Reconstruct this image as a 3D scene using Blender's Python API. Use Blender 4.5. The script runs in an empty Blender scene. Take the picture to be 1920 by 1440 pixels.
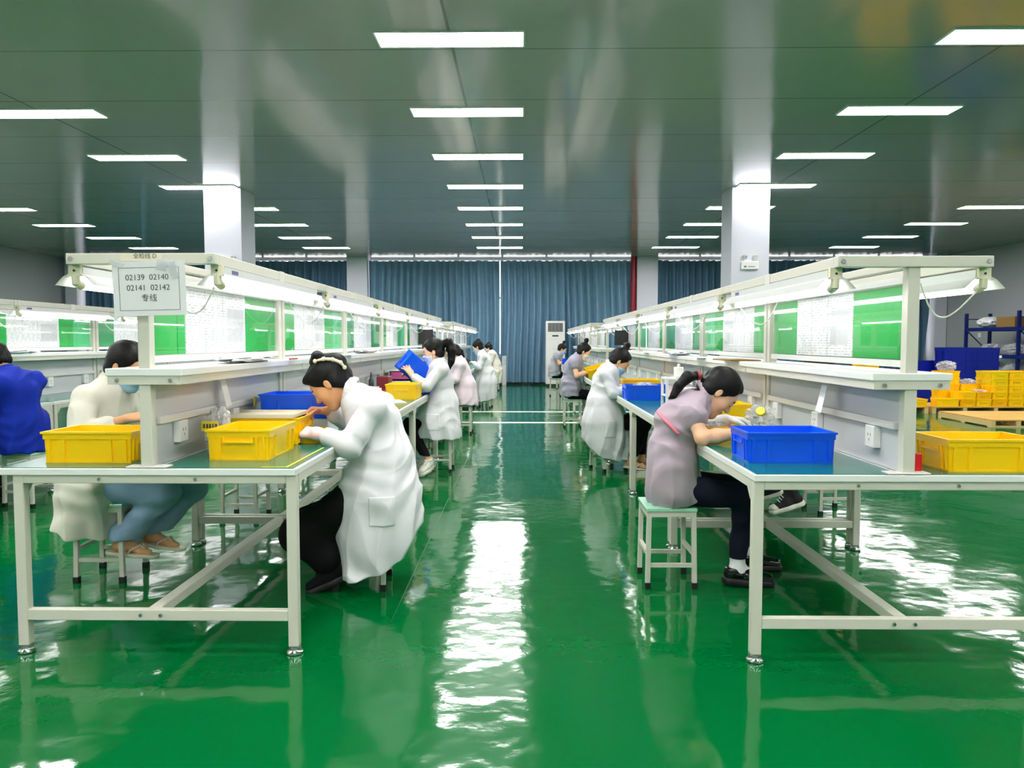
import bpy, bmesh, math, random
import numpy as np
from mathutils import Vector, Matrix

scene = bpy.context.scene
COL = scene.collection
R = math.radians

# ------------------------------------------------------------------ camera
cam_data = bpy.data.cameras.new('camera')
cam = bpy.data.objects.new('camera', cam_data)
COL.objects.link(cam)
cam.location = (0, 0, 1.31)
cam.rotation_euler = (R(90 - 3.18), 0, R(0.756))
cam_data.sensor_width = 36
cam_data.lens = 27.0
cam_data.clip_end = 200
scene.camera = cam

# ------------------------------------------------------------------ world, exposure
world = bpy.data.worlds.new('world')
scene.world = world
world.use_nodes = True
world.node_tree.nodes['Background'].inputs[0].default_value = (0.75, 0.85, 1.0, 1)
world.node_tree.nodes['Background'].inputs[1].default_value = 0.3
scene.view_settings.view_transform = 'Standard'
scene.view_settings.look = 'None'
scene.view_settings.gamma = 1
scene.view_settings.use_curve_mapping = False
scene.view_settings.exposure = 1.16
CEIL_LAMP = 24.0      # radiance of the ceiling panels
TUBE_LAMP = 6.0      # radiance of the bench tubes
WINDOW_LIGHT = 1.4    # daylight behind the curtains
scene.cycles.max_bounces = 7
scene.cycles.diffuse_bounces = 4
scene.cycles.glossy_bounces = 4
scene.cycles.transparent_max_bounces = 12
scene.cycles.caustics_reflective = False
scene.cycles.caustics_refractive = False
scene.cycles.sample_clamp_indirect = 6.0
scene.cycles.use_denoising = True

# ------------------------------------------------------------------ materials
def lin(c):
    return tuple(((v / 255) / 12.92 if v / 255 <= 0.04045 else ((v / 255 + 0.055) / 1.055) ** 2.4) for v in c)

def mat(name, rgb, rough=0.5, metal=0.0, spec=0.5, bump=0.0, bscale=60.0, coat=0.0, var=0.0, vscale=3.0, sss=0.0, emit=None, stretch=None):
    m = bpy.data.materials.new(name)
    m.use_nodes = True
    nt = m.node_tree
    b = nt.nodes['Principled BSDF']
    c = lin(rgb) + (1,)
    b.inputs['Base Color'].default_value = c
    b.inputs['Roughness'].default_value = rough
    b.inputs['Metallic'].default_value = metal
    b.inputs['Specular IOR Level'].default_value = spec
    b.inputs['Coat Weight'].default_value = coat
    b.inputs['Coat Roughness'].default_value = 0.08
    if sss:
        b.inputs['Subsurface Weight'].default_value = sss
        b.inputs['Subsurface Radius'].default_value = (0.012, 0.005, 0.003)
        b.inputs['Subsurface Scale'].default_value = 1.0
    if emit:
        b.inputs['Emission Color'].default_value = c
        b.inputs['Emission Strength'].default_value = emit
    if bump or var:
        tc = nt.nodes.new('ShaderNodeTexCoord')
        src = tc.outputs['Object']
        if stretch:
            mp = nt.nodes.new('ShaderNodeMapping')
            mp.inputs['Scale'].default_value = stretch
            nt.links.new(src, mp.inputs[0]); src = mp.outputs[0]
    if bump:
        n = nt.nodes.new('ShaderNodeTexNoise')
        n.inputs['Scale'].default_value = bscale
        n.inputs['Detail'].default_value = 4
        nt.links.new(src, n.inputs['Vector'])
        bp = nt.nodes.new('ShaderNodeBump')
        bp.inputs['Strength'].default_value = 1.0
        bp.inputs['Distance'].default_value = bump
        nt.links.new(n.outputs['Fac'], bp.inputs['Height'])
        nt.links.new(bp.outputs[0], b.inputs['Normal'])
    if var:
        n = nt.nodes.new('ShaderNodeTexNoise')
        n.inputs['Scale'].default_value = vscale
        n.inputs['Detail'].default_value = 5
        nt.links.new(src, n.inputs['Vector'])
        mx = nt.nodes.new('ShaderNodeMix'); mx.data_type = 'RGBA'
        mx.inputs['A'].default_value = tuple(max(0, v * (1 - var)) for v in c[:3]) + (1,)
        mx.inputs['B'].default_value = tuple(min(1, v * (1 + var)) for v in c[:3]) + (1,)
        nt.links.new(n.outputs['Fac'], mx.inputs['Factor'])
        nt.links.new(mx.outputs['Result'], b.inputs['Base Color'])
    return m

def emission(name, rgb, strength):
    m = bpy.data.materials.new(name); m.use_nodes = True
    nt = m.node_tree
    nt.nodes.remove(nt.nodes['Principled BSDF'])
    e = nt.nodes.new('ShaderNodeEmission')
    e.inputs[0].default_value = tuple(rgb) + (1,)
    e.inputs[1].default_value = strength
    nt.links.new(e.outputs[0], nt.nodes['Material Output'].inputs[0])
    return m

def clear(name, tint=(1, 1, 1), gloss=0.02, haze=0.0, hazecol=(0.8, 0.8, 0.8), bump=0.0, bscale=12):
    """clear sheet: see-through, with Fresnel reflections and a little haze"""
    m = bpy.data.materials.new(name); m.use_nodes = True
    nt = m.node_tree
    nt.nodes.remove(nt.nodes['Principled BSDF'])
    tr = nt.nodes.new('ShaderNodeBsdfTransparent'); tr.inputs[0].default_value = tuple(tint) + (1,)
    gl = nt.nodes.new('ShaderNodeBsdfGlossy'); gl.inputs['Roughness'].default_value = gloss
    lw = nt.nodes.new('ShaderNodeLayerWeight'); lw.inputs[0].default_value = 0.5
    pw = nt.nodes.new('ShaderNodeMath'); pw.operation = 'POWER'; pw.inputs[1].default_value = 5.0
    fr = nt.nodes.new('ShaderNodeMath'); fr.operation = 'MULTIPLY_ADD'; fr.inputs[1].default_value = 0.65; fr.inputs[2].default_value = 0.022
    nt.links.new(lw.outputs['Facing'], pw.inputs[0]); nt.links.new(pw.outputs[0], fr.inputs[0])
    if bump:
        tc = nt.nodes.new('ShaderNodeTexCoord'); n = nt.nodes.new('ShaderNodeTexNoise'); n.inputs['Scale'].default_value = bscale
        n.inputs['Detail'].default_value = 3
        bp = nt.nodes.new('ShaderNodeBump'); bp.inputs['Distance'].default_value = bump
        nt.links.new(tc.outputs['Object'], n.inputs['Vector']); nt.links.new(n.outputs['Fac'], bp.inputs['Height'])
        nt.links.new(bp.outputs[0], gl.inputs['Normal']); nt.links.new(bp.outputs[0], lw.inputs['Normal'])
    mx = nt.nodes.new('ShaderNodeMixShader')
    nt.links.new(fr.outputs[0], mx.inputs[0])
    base = tr.outputs[0]
    if haze:
        df = nt.nodes.new('ShaderNodeBsdfDiffuse'); df.inputs[0].default_value = tuple(hazecol) + (1,)
        hx = nt.nodes.new('ShaderNodeMixShader'); hx.inputs[0].default_value = haze
        nt.links.new(tr.outputs[0], hx.inputs[1]); nt.links.new(df.outputs[0], hx.inputs[2])
        base = hx.outputs[0]
    nt.links.new(base, mx.inputs[1]); nt.links.new(gl.outputs[0], mx.inputs[2])
    nt.links.new(mx.outputs[0], nt.nodes['Material Output'].inputs[0])
    return m

def N(nt, t, **kw):
    n = nt.nodes.new(t)
    for k, v in kw.items():
        setattr(n, k, v)
    return n

def floor_material():
    m = mat('green_epoxy', (10, 120, 58), rough=0.06, spec=0.33)
    nt = m.node_tree; b = nt.nodes['Principled BSDF']
    b.inputs['Base Color'].default_value = (0.004, 0.165, 0.045, 1)
    tc = N(nt, 'ShaderNodeTexCoord')
    n1 = N(nt, 'ShaderNodeTexNoise'); n1.inputs['Scale'].default_value = 1.7; n1.inputs['Detail'].default_value = 3
    n2 = N(nt, 'ShaderNodeTexNoise'); n2.inputs['Scale'].default_value = 9.0; n2.inputs['Detail'].default_value = 4
    n3 = N(nt, 'ShaderNodeTexNoise'); n3.inputs['Scale'].default_value = 0.55; n3.inputs['Detail'].default_value = 6
    for n in (n1, n2, n3):
        nt.links.new(tc.outputs['Object'], n.inputs['Vector'])
    b1 = N(nt, 'ShaderNodeBump'); b1.inputs['Distance'].default_value = 0.0105
    b2 = N(nt, 'ShaderNodeBump'); b2.inputs['Distance'].default_value = 0.0011
    nt.links.new(n1.outputs['Fac'], b1.inputs['Height']); nt.links.new(n2.outputs['Fac'], b2.inputs['Height'])
    nt.links.new(b1.outputs[0], b2.inputs['Normal']); nt.links.new(b2.outputs[0], b.inputs['Normal'])
    mx = N(nt, 'ShaderNodeMix', data_type='RGBA')
    mx.inputs['A'].default_value = (0.0, 0.108, 0.015, 1); mx.inputs['B'].default_value = (0.0, 0.128, 0.034, 1)
    nt.links.new(n3.outputs['Fac'], mx.inputs['Factor']); nt.links.new(mx.outputs['Result'], b.inputs['Base Color'])
    mr = N(nt, 'ShaderNodeMapRange'); mr.inputs['To Min'].default_value = 0.035; mr.inputs['To Max'].default_value = 0.13
    nt.links.new(n3.outputs['Fac'], mr.inputs['Value']); nt.links.new(mr.outputs[0], b.inputs['Roughness'])
    return m

def ceiling_material():
    m = mat('ceiling_panel', (172, 168, 166), rough=0.13, spec=0.45)
    nt = m.node_tree; b = nt.nodes['Principled BSDF']
    tc = N(nt, 'ShaderNodeTexCoord')
    sep = N(nt, 'ShaderNodeSeparateXYZ'); nt.links.new(tc.outputs['Object'], sep.inputs[0])
    def seam(sock, period, off, width):
        a = N(nt, 'ShaderNodeMath', operation='SUBTRACT'); a.inputs[1].default_value = off; nt.links.new(sock, a.inputs[0])
        p = N(nt, 'ShaderNodeMath', operation='PINGPONG'); p.inputs[1].default_value = period / 2; nt.links.new(a.outputs[0], p.inputs[0])
        l = N(nt, 'ShaderNodeMath', operation='LESS_THAN'); l.inputs[1].default_value = width; nt.links.new(p.outputs[0], l.inputs[0])
        return l.outputs[0]
    s1 = seam(sep.outputs[0], 4.69, -0.6, 0.012)
    s2 = seam(sep.outputs[1], 1.39, 6.78, 0.009)
    mxm = N(nt, 'ShaderNodeMath', operation='MAXIMUM'); nt.links.new(s1, mxm.inputs[0]); nt.links.new(s2, mxm.inputs[1])
    mx = N(nt, 'ShaderNodeMix', data_type='RGBA')
    mx.inputs['A'].default_value = lin((172, 168, 166)) + (1,); mx.inputs['B'].default_value = lin((128, 118, 120)) + (1,)
    nt.links.new(mxm.outputs[0], mx.inputs['Factor']); nt.links.new(mx.outputs['Result'], b.inputs['Base Color'])
    mp = N(nt, 'ShaderNodeMapping'); mp.inputs['Scale'].default_value = (0.9, 0.5, 1); nt.links.new(tc.outputs['Object'], mp.inputs[0])
    n = N(nt, 'ShaderNodeTexNoise'); n.inputs['Scale'].default_value = 1.2; n.inputs['Detail'].default_value = 2
    nt.links.new(mp.outputs[0], n.inputs['Vector'])
    sm = N(nt, 'ShaderNodeMath', operation='MULTIPLY_ADD'); sm.inputs[1].default_value = -0.25
    nt.links.new(mxm.outputs[0], sm.inputs[0]); nt.links.new(n.outputs['Fac'], sm.inputs[2])
    bp = N(nt, 'ShaderNodeBump'); bp.inputs['Distance'].default_value = 0.012
    nt.links.new(sm.outputs[0], bp.inputs['Height']); nt.links.new(bp.outputs[0], b.inputs['Normal'])
    return m

def paper_material(name, picture):
    """white sheet printed with rows of small grey text (plane x = const: y across, z up, object space)"""
    m = mat(name, (236, 237, 240), rough=0.6)
    nt = m.node_tree; b = nt.nodes['Principled BSDF']
    tc = N(nt, 'ShaderNodeTexCoord'); sep = N(nt, 'ShaderNodeSeparateXYZ'); nt.links.new(tc.outputs['Object'], sep.inputs[0])
    row = N(nt, 'ShaderNodeMath', operation='MULTIPLY'); row.inputs[1].default_value = 75; nt.links.new(sep.outputs[2], row.inputs[0])
    fr = N(nt, 'ShaderNodeMath', operation='FRACT'); nt.links.new(row.outputs[0], fr.inputs[0])
    fl = N(nt, 'ShaderNodeMath', operation='FLOOR'); nt.links.new(row.outputs[0], fl.inputs[0])
    lt = N(nt, 'ShaderNodeMath', operation='LESS_THAN'); lt.inputs[1].default_value = 0.34; nt.links.new(fr.outputs[0], lt.inputs[0])
    cb = N(nt, 'ShaderNodeCombineXYZ')
    ym = N(nt, 'ShaderNodeMath', operation='MULTIPLY'); ym.inputs[1].default_value = 26; nt.links.new(sep.outputs[1], ym.inputs[0])
    nt.links.new(ym.outputs[0], cb.inputs[0]); nt.links.new(fl.outputs[0], cb.inputs[1])
    n = N(nt, 'ShaderNodeTexNoise'); n.inputs['Scale'].default_value = 1.0; n.inputs['Detail'].default_value = 3; nt.links.new(cb.outputs[0], n.inputs['Vector'])
    gt = N(nt, 'ShaderNodeMath', operation='GREATER_THAN'); gt.inputs[1].default_value = 0.5; nt.links.new(n.outputs['Fac'], gt.inputs[0])
    mu = N(nt, 'ShaderNodeMath', operation='MULTIPLY'); nt.links.new(lt.outputs[0], mu.inputs[0]); nt.links.new(gt.outputs[0], mu.inputs[1])
    fac = mu.outputs[0]
    if picture:
        fac2 = N(nt, 'ShaderNodeMath', operation='MULTIPLY'); fac2.inputs[1].default_value = 0.9; nt.links.new(fac, fac2.inputs[0]); fac = fac2.outputs[0]
    mx = N(nt, 'ShaderNodeMix', data_type='RGBA')
    mx.inputs['A'].default_value = lin((236, 237, 240)) + (1,); mx.inputs['B'].default_value = lin((188, 191, 198)) + (1,)
    nt.links.new(fac, mx.inputs['Factor']); nt.links.new(mx.outputs['Result'], b.inputs['Base Color'])
    return m

def cloth(name, rgb, var=0.03, depth=0.011):
    """woven cloth with creases"""
    m = mat(name, rgb, 0.8, spec=0.2, var=var, vscale=7)
    nt = m.node_tree; b = nt.nodes['Principled BSDF']
    tc = N(nt, 'ShaderNodeTexCoord'); mp = N(nt, 'ShaderNodeMapping'); mp.inputs['Scale'].default_value = (1, 1, .6)
    mp.inputs['Rotation'].default_value = (.3, .5, .2)
    nt.links.new(tc.outputs['Object'], mp.inputs[0])
    prev = None
    for sc, d, kind in ((4.2, depth, 'RIDGED_MULTIFRACTAL'), (13.0, depth * .35, 'FBM'), (160.0, .0004, 'FBM')):
        n = N(nt, 'ShaderNodeTexNoise', noise_type=kind); n.inputs['Scale'].default_value = sc; n.inputs['Detail'].default_value = 2.0
        n.inputs['Distortion'].default_value = .6 if kind != 'FBM' else .2
        nt.links.new(mp.outputs[0], n.inputs['Vector'])
        bp = N(nt, 'ShaderNodeBump'); bp.inputs['Distance'].default_value = d; bp.inputs['Strength'].default_value = .8
        nt.links.new(n.outputs['Fac'], bp.inputs['Height'])
        if prev: nt.links.new(prev, bp.inputs['Normal'])
        prev = bp.outputs[0]
    nt.links.new(prev, b.inputs['Normal'])
    return m

M = dict(
    sticker=mat('purple_sticker', (92, 84, 140), 0.5),
    joint=mat('floor_joint', (0, 84, 50), 0.3),
    floor=floor_material(), ceiling=ceiling_material(),
    wall=mat('wall_paint', (168, 172, 176), 0.6, bump=0.0006, bscale=90),
    column=mat('column_paint', (208, 208, 221), 0.5),
    steel=mat('painted_steel', (206, 203, 191), 0.38, bump=0.0003, bscale=120),
    top=mat('white_laminate', (226, 227, 224), 0.35),
    mat_green=mat('bench_mat', (12, 108, 92), 0.16, spec=0.6, bump=0.0004, bscale=40),
    chrome=mat('chrome', (200, 200, 200), 0.18, metal=1.0),
    board=mat('partition_board', (196, 197, 200), 0.45),
    alu=mat('aluminium_strip', (218, 216, 212), 0.35, metal=0.1),
    white=mat('white_plastic', (232, 230, 228), 0.35),
    cream=mat('cream_plastic', (222, 214, 190), 0.45),
    hood=mat('white_enamel', (208, 209, 208), 0.3),
    acrylic=clear('clear_acrylic', gloss=0.015),
    bag=clear('clear_plastic_bag', (0.93, 0.94, 0.95), 0.08, haze=0.28, hazecol=(0.85, 0.86, 0.88), bump=0.02, bscale=22),
    paper=paper_material('printed_sheet', False), paper2=paper_material('printed_sheet_pale', True),
    plain=mat('plain_paper', (232, 232, 234), 0.6), picture=mat('printed_picture', (206, 208, 212), 0.5, var=0.12, vscale=40),
    green=mat('green_sheet', (0, 172, 66), 0.4), green2=mat('dark_green_sheet', (0, 150, 84), 0.4),
    green3=mat('pale_green_sheet', (70, 205, 130), 0.4),
    yellow=mat('yellow_polypropylene', (255, 206, 4), 0.32), lime=mat('pale_yellow_polypropylene', (238, 208, 10), 0.32),
    amber=mat('amber_polypropylene', (252, 190, 0), 0.32),
    blue=mat('blue_polypropylene', (0, 88, 236), 0.3), navy=mat('dark_blue_polypropylene', (4, 28, 150), 0.35),
    rackblue=mat('rack_blue', (8, 26, 98), 0.4),
    red=mat('red_plastic', (206, 16, 34), 0.35), pink=mat('pink_plastic', (226, 92, 160), 0.4), maroon=mat('maroon_plastic', (150, 48, 62), 0.4),
    black=mat('black_rubber', (14, 14, 16), 0.5), darkgrey=mat('dark_grey', (52, 54, 58), 0.4),
    mint=mat('mint_laminate', (160, 216, 186), 0.2, coat=0.3),
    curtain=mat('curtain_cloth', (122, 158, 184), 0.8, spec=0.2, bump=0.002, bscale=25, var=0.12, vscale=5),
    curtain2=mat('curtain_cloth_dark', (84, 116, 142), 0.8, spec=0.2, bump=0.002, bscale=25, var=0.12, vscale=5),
    pipe=mat('red_pipe', (150, 12, 36), 0.35), wood=mat('pallet_pine', (206, 176, 122), 0.7, var=0.25, vscale=6, stretch=(1, 12, 12)),
    wood2=mat('pallet_board', (206, 158, 74), 0.65, var=0.25, vscale=6, stretch=(1, 12, 12)),
    carton=mat('brown_cardboard', (134, 102, 48), 0.8), ink=mat('black_ink', (70, 70, 78), 0.6),
    tapeyellow=mat('yellow_tape', (214, 220, 40), 0.35), tapewhite=mat('floor_tape', (220, 226, 224), 0.4),
    tag=mat('yellow_tag', (240, 214, 30), 0.4),
    diffuser=emission('lamp_diffuser', (1.0, 0.985, 0.96), CEIL_LAMP),
    tube=emission('lamp_tube', (1.0, 0.99, 0.97), TUBE_LAMP),
    daylight=emission('daylit_window', (1.0, 0.99, 0.95), WINDOW_LIGHT),
    skin=mat('skin', (226, 168, 124), 0.5, sss=0.12, spec=0.35, var=0.06, vscale=18), skin2=mat('skin_pale', (236, 186, 152), 0.5, sss=0.12, spec=0.35, var=0.06, vscale=18),
    lips=mat('lips', (190, 98, 92), 0.45), lash=mat('brow_and_lash', (44, 30, 26), 0.6),
    hair=mat('black_hair', (9, 8, 9), 0.5, spec=0.22, bump=0.0012, bscale=18, stretch=(1, 14, 5)),
    coat=cloth('white_coat_cloth', (218, 217, 222)),
    coat_cream=cloth('offwhite_coat_cloth', (222, 217, 204)),
    coat_pink=cloth('pinkish_coat_cloth', (222, 204, 214)),
    mauve=cloth('mauve_grey_cloth', (174, 158, 170)),
    slate=cloth('grey_cloth', (158, 154, 170)),
    palegrey=cloth('pale_grey_cloth', (168, 168, 176)),
    royal=cloth('royal_blue_cloth', (12, 42, 158)),
    blackcloth=mat('black_cloth', (10, 9, 11), 0.8, spec=0.2, bump=0.002, bscale=14),
    denim_dark=cloth('dark_denim', (18, 22, 40)),
    denim=cloth('washed_denim', (140, 166, 196), var=.22),
    patent=mat('black_patent', (8, 8, 9), 0.12, spec=0.7), canvas=mat('black_canvas', (24, 24, 27), 0.8),
    rubberwhite=mat('white_rubber', (226, 222, 208), 0.5), sock=mat('white_sock', (236, 236, 238), 0.8),
    mask=mat('blue_mask', (160, 200, 228), 0.7, bump=0.002, bscale=50), maskwhite=mat('white_mask', (214, 224, 232), 0.7),
    glove=mat('pink_glove', (250, 212, 214), 0.55), stripe=mat('pink_ribbon', (232, 128, 148), 0.6),
)
# ------------------------------------------------------------------ helpers
class MB:
    """collects shapes and links them as one mesh object"""
    def __init__(s):
        s.v = []; s.f = []
    def quad(s, *p):
        n = len(s.v); s.v += [tuple(q) for q in p]; s.f.append(tuple(range(n, n + len(p))))
    def hexa(s, lo, hi):
        """frustum: lo / hi = 4 corner points each, counter-clockwise from above"""
        n = len(s.v); s.v += [tuple(q) for q in lo] + [tuple(q) for q in hi]
        s.f += [(n + 3, n + 2, n + 1, n), (n + 4, n + 5, n + 6, n + 7)]
        for i in range(4):
            j = (i + 1) % 4
            s.f.append((n + i, n + j, n + 4 + j, n + 4 + i))
    def box(s, x0, x1, y0, y1, z0, z1):
        s.hexa([(x0, y0, z0), (x1, y0, z0), (x1, y1, z0), (x0, y1, z0)], [(x0, y0, z1), (x1, y0, z1), (x1, y1, z1), (x0, y1, z1)])
    def cyl(s, a, b, r0, r1=None, n=14, cap=True):
        r1 = r0 if r1 is None else r1
        a = Vector(a); b = Vector(b); d = (b - a).normalized()
        u = d.orthogonal().normalized(); w = d.cross(u)
        k = len(s.v)
        for p, r in ((a, r0), (b, r1)):
            for i in range(n):
                t = 2 * math.pi * i / n
                s.v.append(tuple(p + u * math.cos(t) * r + w * math.sin(t) * r))
        for i in range(n):
            j = (i + 1) % n
            s.f.append((k + i, k + j, k + n + j, k + n + i))
        if cap:
            s.f.append(tuple(k + n - 1 - i for i in range(n))); s.f.append(tuple(k + n + i for i in range(n)))
    def tube(s, pts, r, n=8):
        pts = [Vector(p) for p in pts]
        k0 = len(s.v)
        u = None
        for i, p in enumerate(pts):
            d = (pts[min(i + 1, len(pts) - 1)] - pts[max(i - 1, 0)]).normalized()
            u = d.orthogonal().normalized() if u is None else (u - d * u.dot(d)).normalized()
            w = d.cross(u)
            rr = r[i] if isinstance(r, (list, tuple)) else r
            for q in range(n):
                t = 2 * math.pi * q / n
                s.v.append(tuple(p + u * math.cos(t) * rr + w * math.sin(t) * rr))
        for i in range(len(pts) - 1):
            for q in range(n):
                j = (q + 1) % n
                a = k0 + i * n
                s.f.append((a + q, a + j, a + n + j, a + n + q))
        e = k0 + (len(pts) - 1) * n
        s.f.append(tuple(k0 + n - 1 - q for q in range(n))); s.f.append(tuple(e + q for q in range(n)))
    def lathe(s, prof, c=(0, 0, 0), n=24):
        """profile of (r, z) about a vertical axis through c, closed at both ends"""
        k = len(s.v)
        for r, z in prof:
            for i in range(n):
                t = 2 * math.pi * i / n
                s.v.append((c[0] + r * math.cos(t), c[1] + r * math.sin(t), c[2] + z))
        for q in range(len(prof) - 1):
            for i in range(n):
                j = (i + 1) % n
                s.f.append((k + q * n + i, k + q * n + j, k + (q + 1) * n + j, k + (q + 1) * n + i))
        s.f.append(tuple(k + n - 1 - i for i in range(n)))
        e = k + (len(prof) - 1) * n
        s.f.append(tuple(e + i for i in range(n)))
    def build(s, name, material, parent=None, bevel=0.0, smooth=False, seg=2):
        me = bpy.data.meshes.new(name)
        me.from_pydata(s.v, [], s.f)
        if bevel:
            bm = bmesh.new(); bm.from_mesh(me)
            ed = [e for e in bm.edges if len(e.link_faces) == 2 and e.calc_face_angle(0) > 0.6]
            bmesh.ops.bevel(bm, geom=ed, offset=bevel, segments=seg, affect='EDGES', clamp_overlap=True, profile=0.5)
            bm.to_mesh(me); bm.free()
        me.materials.append(M[material])
        if smooth:
            me.shade_smooth()
            if smooth != 'all':
                me.set_sharp_from_angle(angle=R(40))
        o = bpy.data.objects.new(name, me)
        COL.objects.link(o)
        if parent:
            o.parent = parent
        return o

def tag(o, label=None, cat=None, group=None, kind=None):
    if label: o['label'] = label
    if cat: o['category'] = cat
    if group: o['group'] = group
    if kind: o['kind'] = kind
    return o

def empty(name, loc=(0, 0, 0), rz=0.0):
    o = bpy.data.objects.new(name, None)
    o.empty_display_size = 0.1
    COL.objects.link(o)
    o.location = loc; o.rotation_euler = (0, 0, rz)
    return o

KIDS = {}
def kids(o):
    return [c for c in COL.objects if c.parent == o] if o.name not in KIDS else KIDS[o.name]

def freeze_kids(root):
    """remember the children of a prototype, for quick copying"""
    def rec(o):
        KIDS[o.name] = [c for c in COL.objects if c.parent == o]
        for c in KIDS[o.name]:
            rec(c)
    rec(root)

def copy_tree(o, parent=None):
    c = o.copy(); COL.objects.link(c)
    c.parent = parent
    for ch in KIDS.get(o.name, []):
        copy_tree(ch, c)
    return c

def place(o, loc, rz=0.0):
    o.location = loc; o.rotation_euler = (0, 0, rz)
    return o

def struct(o):
    o['kind'] = 'structure'
    return o

ORD = ['first', 'second', 'third', 'fourth', 'fifth', 'sixth', 'seventh', 'eighth', 'ninth', 'tenth', 'eleventh', 'twelfth', 'thirteenth']
FLOOR_Z, CEIL_Z = 0.0, 3.83
BACK_Y, LEFT_X, RIGHT_X, FRONT_Y = 23.45, -13.9, 12.6, -8.6
# ------------------------------------------------------------------ room shell
b = MB(); b.box(LEFT_X - .2, RIGHT_X + .2, FRONT_Y - .2, BACK_Y + .3, -0.12, 0); struct(b.build('floor', 'floor'))
b = MB(); b.box(LEFT_X - .2, RIGHT_X + .2, FRONT_Y - .2, BACK_Y + .3, CEIL_Z, CEIL_Z + .12); struct(b.build('ceiling', 'ceiling'))
b = MB(); b.box(LEFT_X - .2, LEFT_X, FRONT_Y, BACK_Y, 0, CEIL_Z); struct(b.build('wall_left', 'wall'))
b = MB(); b.box(RIGHT_X, RIGHT_X + .2, FRONT_Y, BACK_Y, 0, CEIL_Z); struct(b.build('wall_right', 'wall'))
b = MB(); b.box(LEFT_X, RIGHT_X, FRONT_Y - .2, FRONT_Y, 0, CEIL_Z); struct(b.build('wall_front', 'wall'))
b = MB(); b.box(LEFT_X, RIGHT_X, BACK_Y, BACK_Y + .2, 0, 0.85); b.box(LEFT_X, RIGHT_X, BACK_Y, BACK_Y + .2, 3.785, CEIL_Z)
b.box(LEFT_X, RIGHT_X, BACK_Y + .16, BACK_Y + .2, .85, 3.8)
struct(b.build('wall_back', 'wall'))
COLX = (-13.55, -4.93, 3.725, 12.405)
bays = [(COLX[i] + .31, COLX[i + 1] - .31) for i in range(3)]
for i, (x0, x1) in enumerate(bays):
    b = MB(); b.box(x0, x1, BACK_Y + .06, BACK_Y + .09, .87, 3.795)
    w = struct(b.build('window_%d' % (i + 1), 'daylight'))
    f = MB(); n = 6
    for k in range(n + 1):
        x = x0 + (x1 - x0) * k / n
        f.box(x - .03, x + .03, BACK_Y + .02, BACK_Y + .058, .86, 3.80)
    f.box(x0, x1, BACK_Y + .02, BACK_Y + .058, .86, .93); f.box(x0, x1, BACK_Y + .02, BACK_Y + .058, 2.6, 2.66)
    f.build('window_frame', 'alu', w)
for i, x in enumerate(COLX):
    b = MB(); h = .31 if 0 < i < 3 else .175
    b.box(x - h, x + h, BACK_Y - .45, BACK_Y + .01, 0, CEIL_Z)
    struct(b.build('wall_column_back', 'column', bevel=.008))
for x in (COLX[1], COLX[2]):
    b = MB(); b.box(x - .31, x + .31, 12.7, 13.35, 0, CEIL_Z)
    struct(b.build('wall_column_middle', 'column', bevel=.008))
for nm, x0, x1, y0, y1 in (('left', LEFT_X, LEFT_X + .015, FRONT_Y, BACK_Y), ('right', RIGHT_X - .015, RIGHT_X, FRONT_Y, BACK_Y), ('back', LEFT_X, RIGHT_X, BACK_Y - .015, BACK_Y)):
    b = MB(); b.box(x0, x1, y0, y1, 0, .1); struct(b.build('baseboard_' + nm, 'darkgrey'))
# floor marking lines across the aisle
for y in (12.35, 14.25):
    b = MB(); b.box(-4.0, 4.0, y - .09, y + .09, .0, .0015); struct(b.build('floor_marking_line', 'tapewhite'))
b = MB(); b.box(-.615, -.610, 3.5, 12.2, 0, .0006); struct(b.build('floor_joint_line', 'joint'))

# curtains: pleated sheets, one object per panel
def curtain(x0, x1, seed, dark, label, flare=0.0):
    rnd = random.Random(seed)
    W = x1 - x0; n = int(W / .022); nz = 14
    ph = [rnd.uniform(0, 6.3) for _ in range(5)]
    v = []; f = []
    for k in range(nz + 1):
        z = .07 + (3.73 - .07) * k / nz
        top = k / nz
        for i in range(n + 1):
            x = x0 + (W - flare * (1 - top)) * i / n
            s = x + .03 * math.sin(1.3 * z + ph[0])
            y = .09 * math.sin(s * 30 + 1.3 * math.sin(s * 3.1 + ph[1])) + (.06 + .015 * math.sin(s * 2.3 + ph[4])) * math.sin(s * 9.3 + ph[2] + .5 * math.sin(z + ph[3]))
            y *= .8 + .3 * (1 - top)
            v.append((x, BACK_Y - .17 + y, z))
    for k in range(nz):
        for i in range(n):
            a = k * (n + 1) + i
            f.append((a, a + 1, a + n + 2, a + n + 1))
    me = bpy.data.meshes.new('curtain'); me.from_pydata(v, [], f); me.shade_smooth()
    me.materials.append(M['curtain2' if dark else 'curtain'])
    o = bpy.data.objects.new('curtain', me); COL.objects.link(o)
    tag(o, label, 'curtain', 'slate blue curtains along the back wall')
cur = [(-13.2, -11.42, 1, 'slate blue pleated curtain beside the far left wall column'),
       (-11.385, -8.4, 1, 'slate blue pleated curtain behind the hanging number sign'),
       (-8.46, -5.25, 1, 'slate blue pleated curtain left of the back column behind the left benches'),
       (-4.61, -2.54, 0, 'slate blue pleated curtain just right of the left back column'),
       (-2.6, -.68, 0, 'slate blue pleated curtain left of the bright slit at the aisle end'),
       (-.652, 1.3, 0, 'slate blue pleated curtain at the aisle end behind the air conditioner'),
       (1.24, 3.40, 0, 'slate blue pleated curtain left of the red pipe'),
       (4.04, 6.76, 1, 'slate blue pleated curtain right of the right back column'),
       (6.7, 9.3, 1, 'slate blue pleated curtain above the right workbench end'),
       (9.24, 12.20, 1, 'slate blue pleated curtain beside the bright window slit near the blue rack')]
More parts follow.
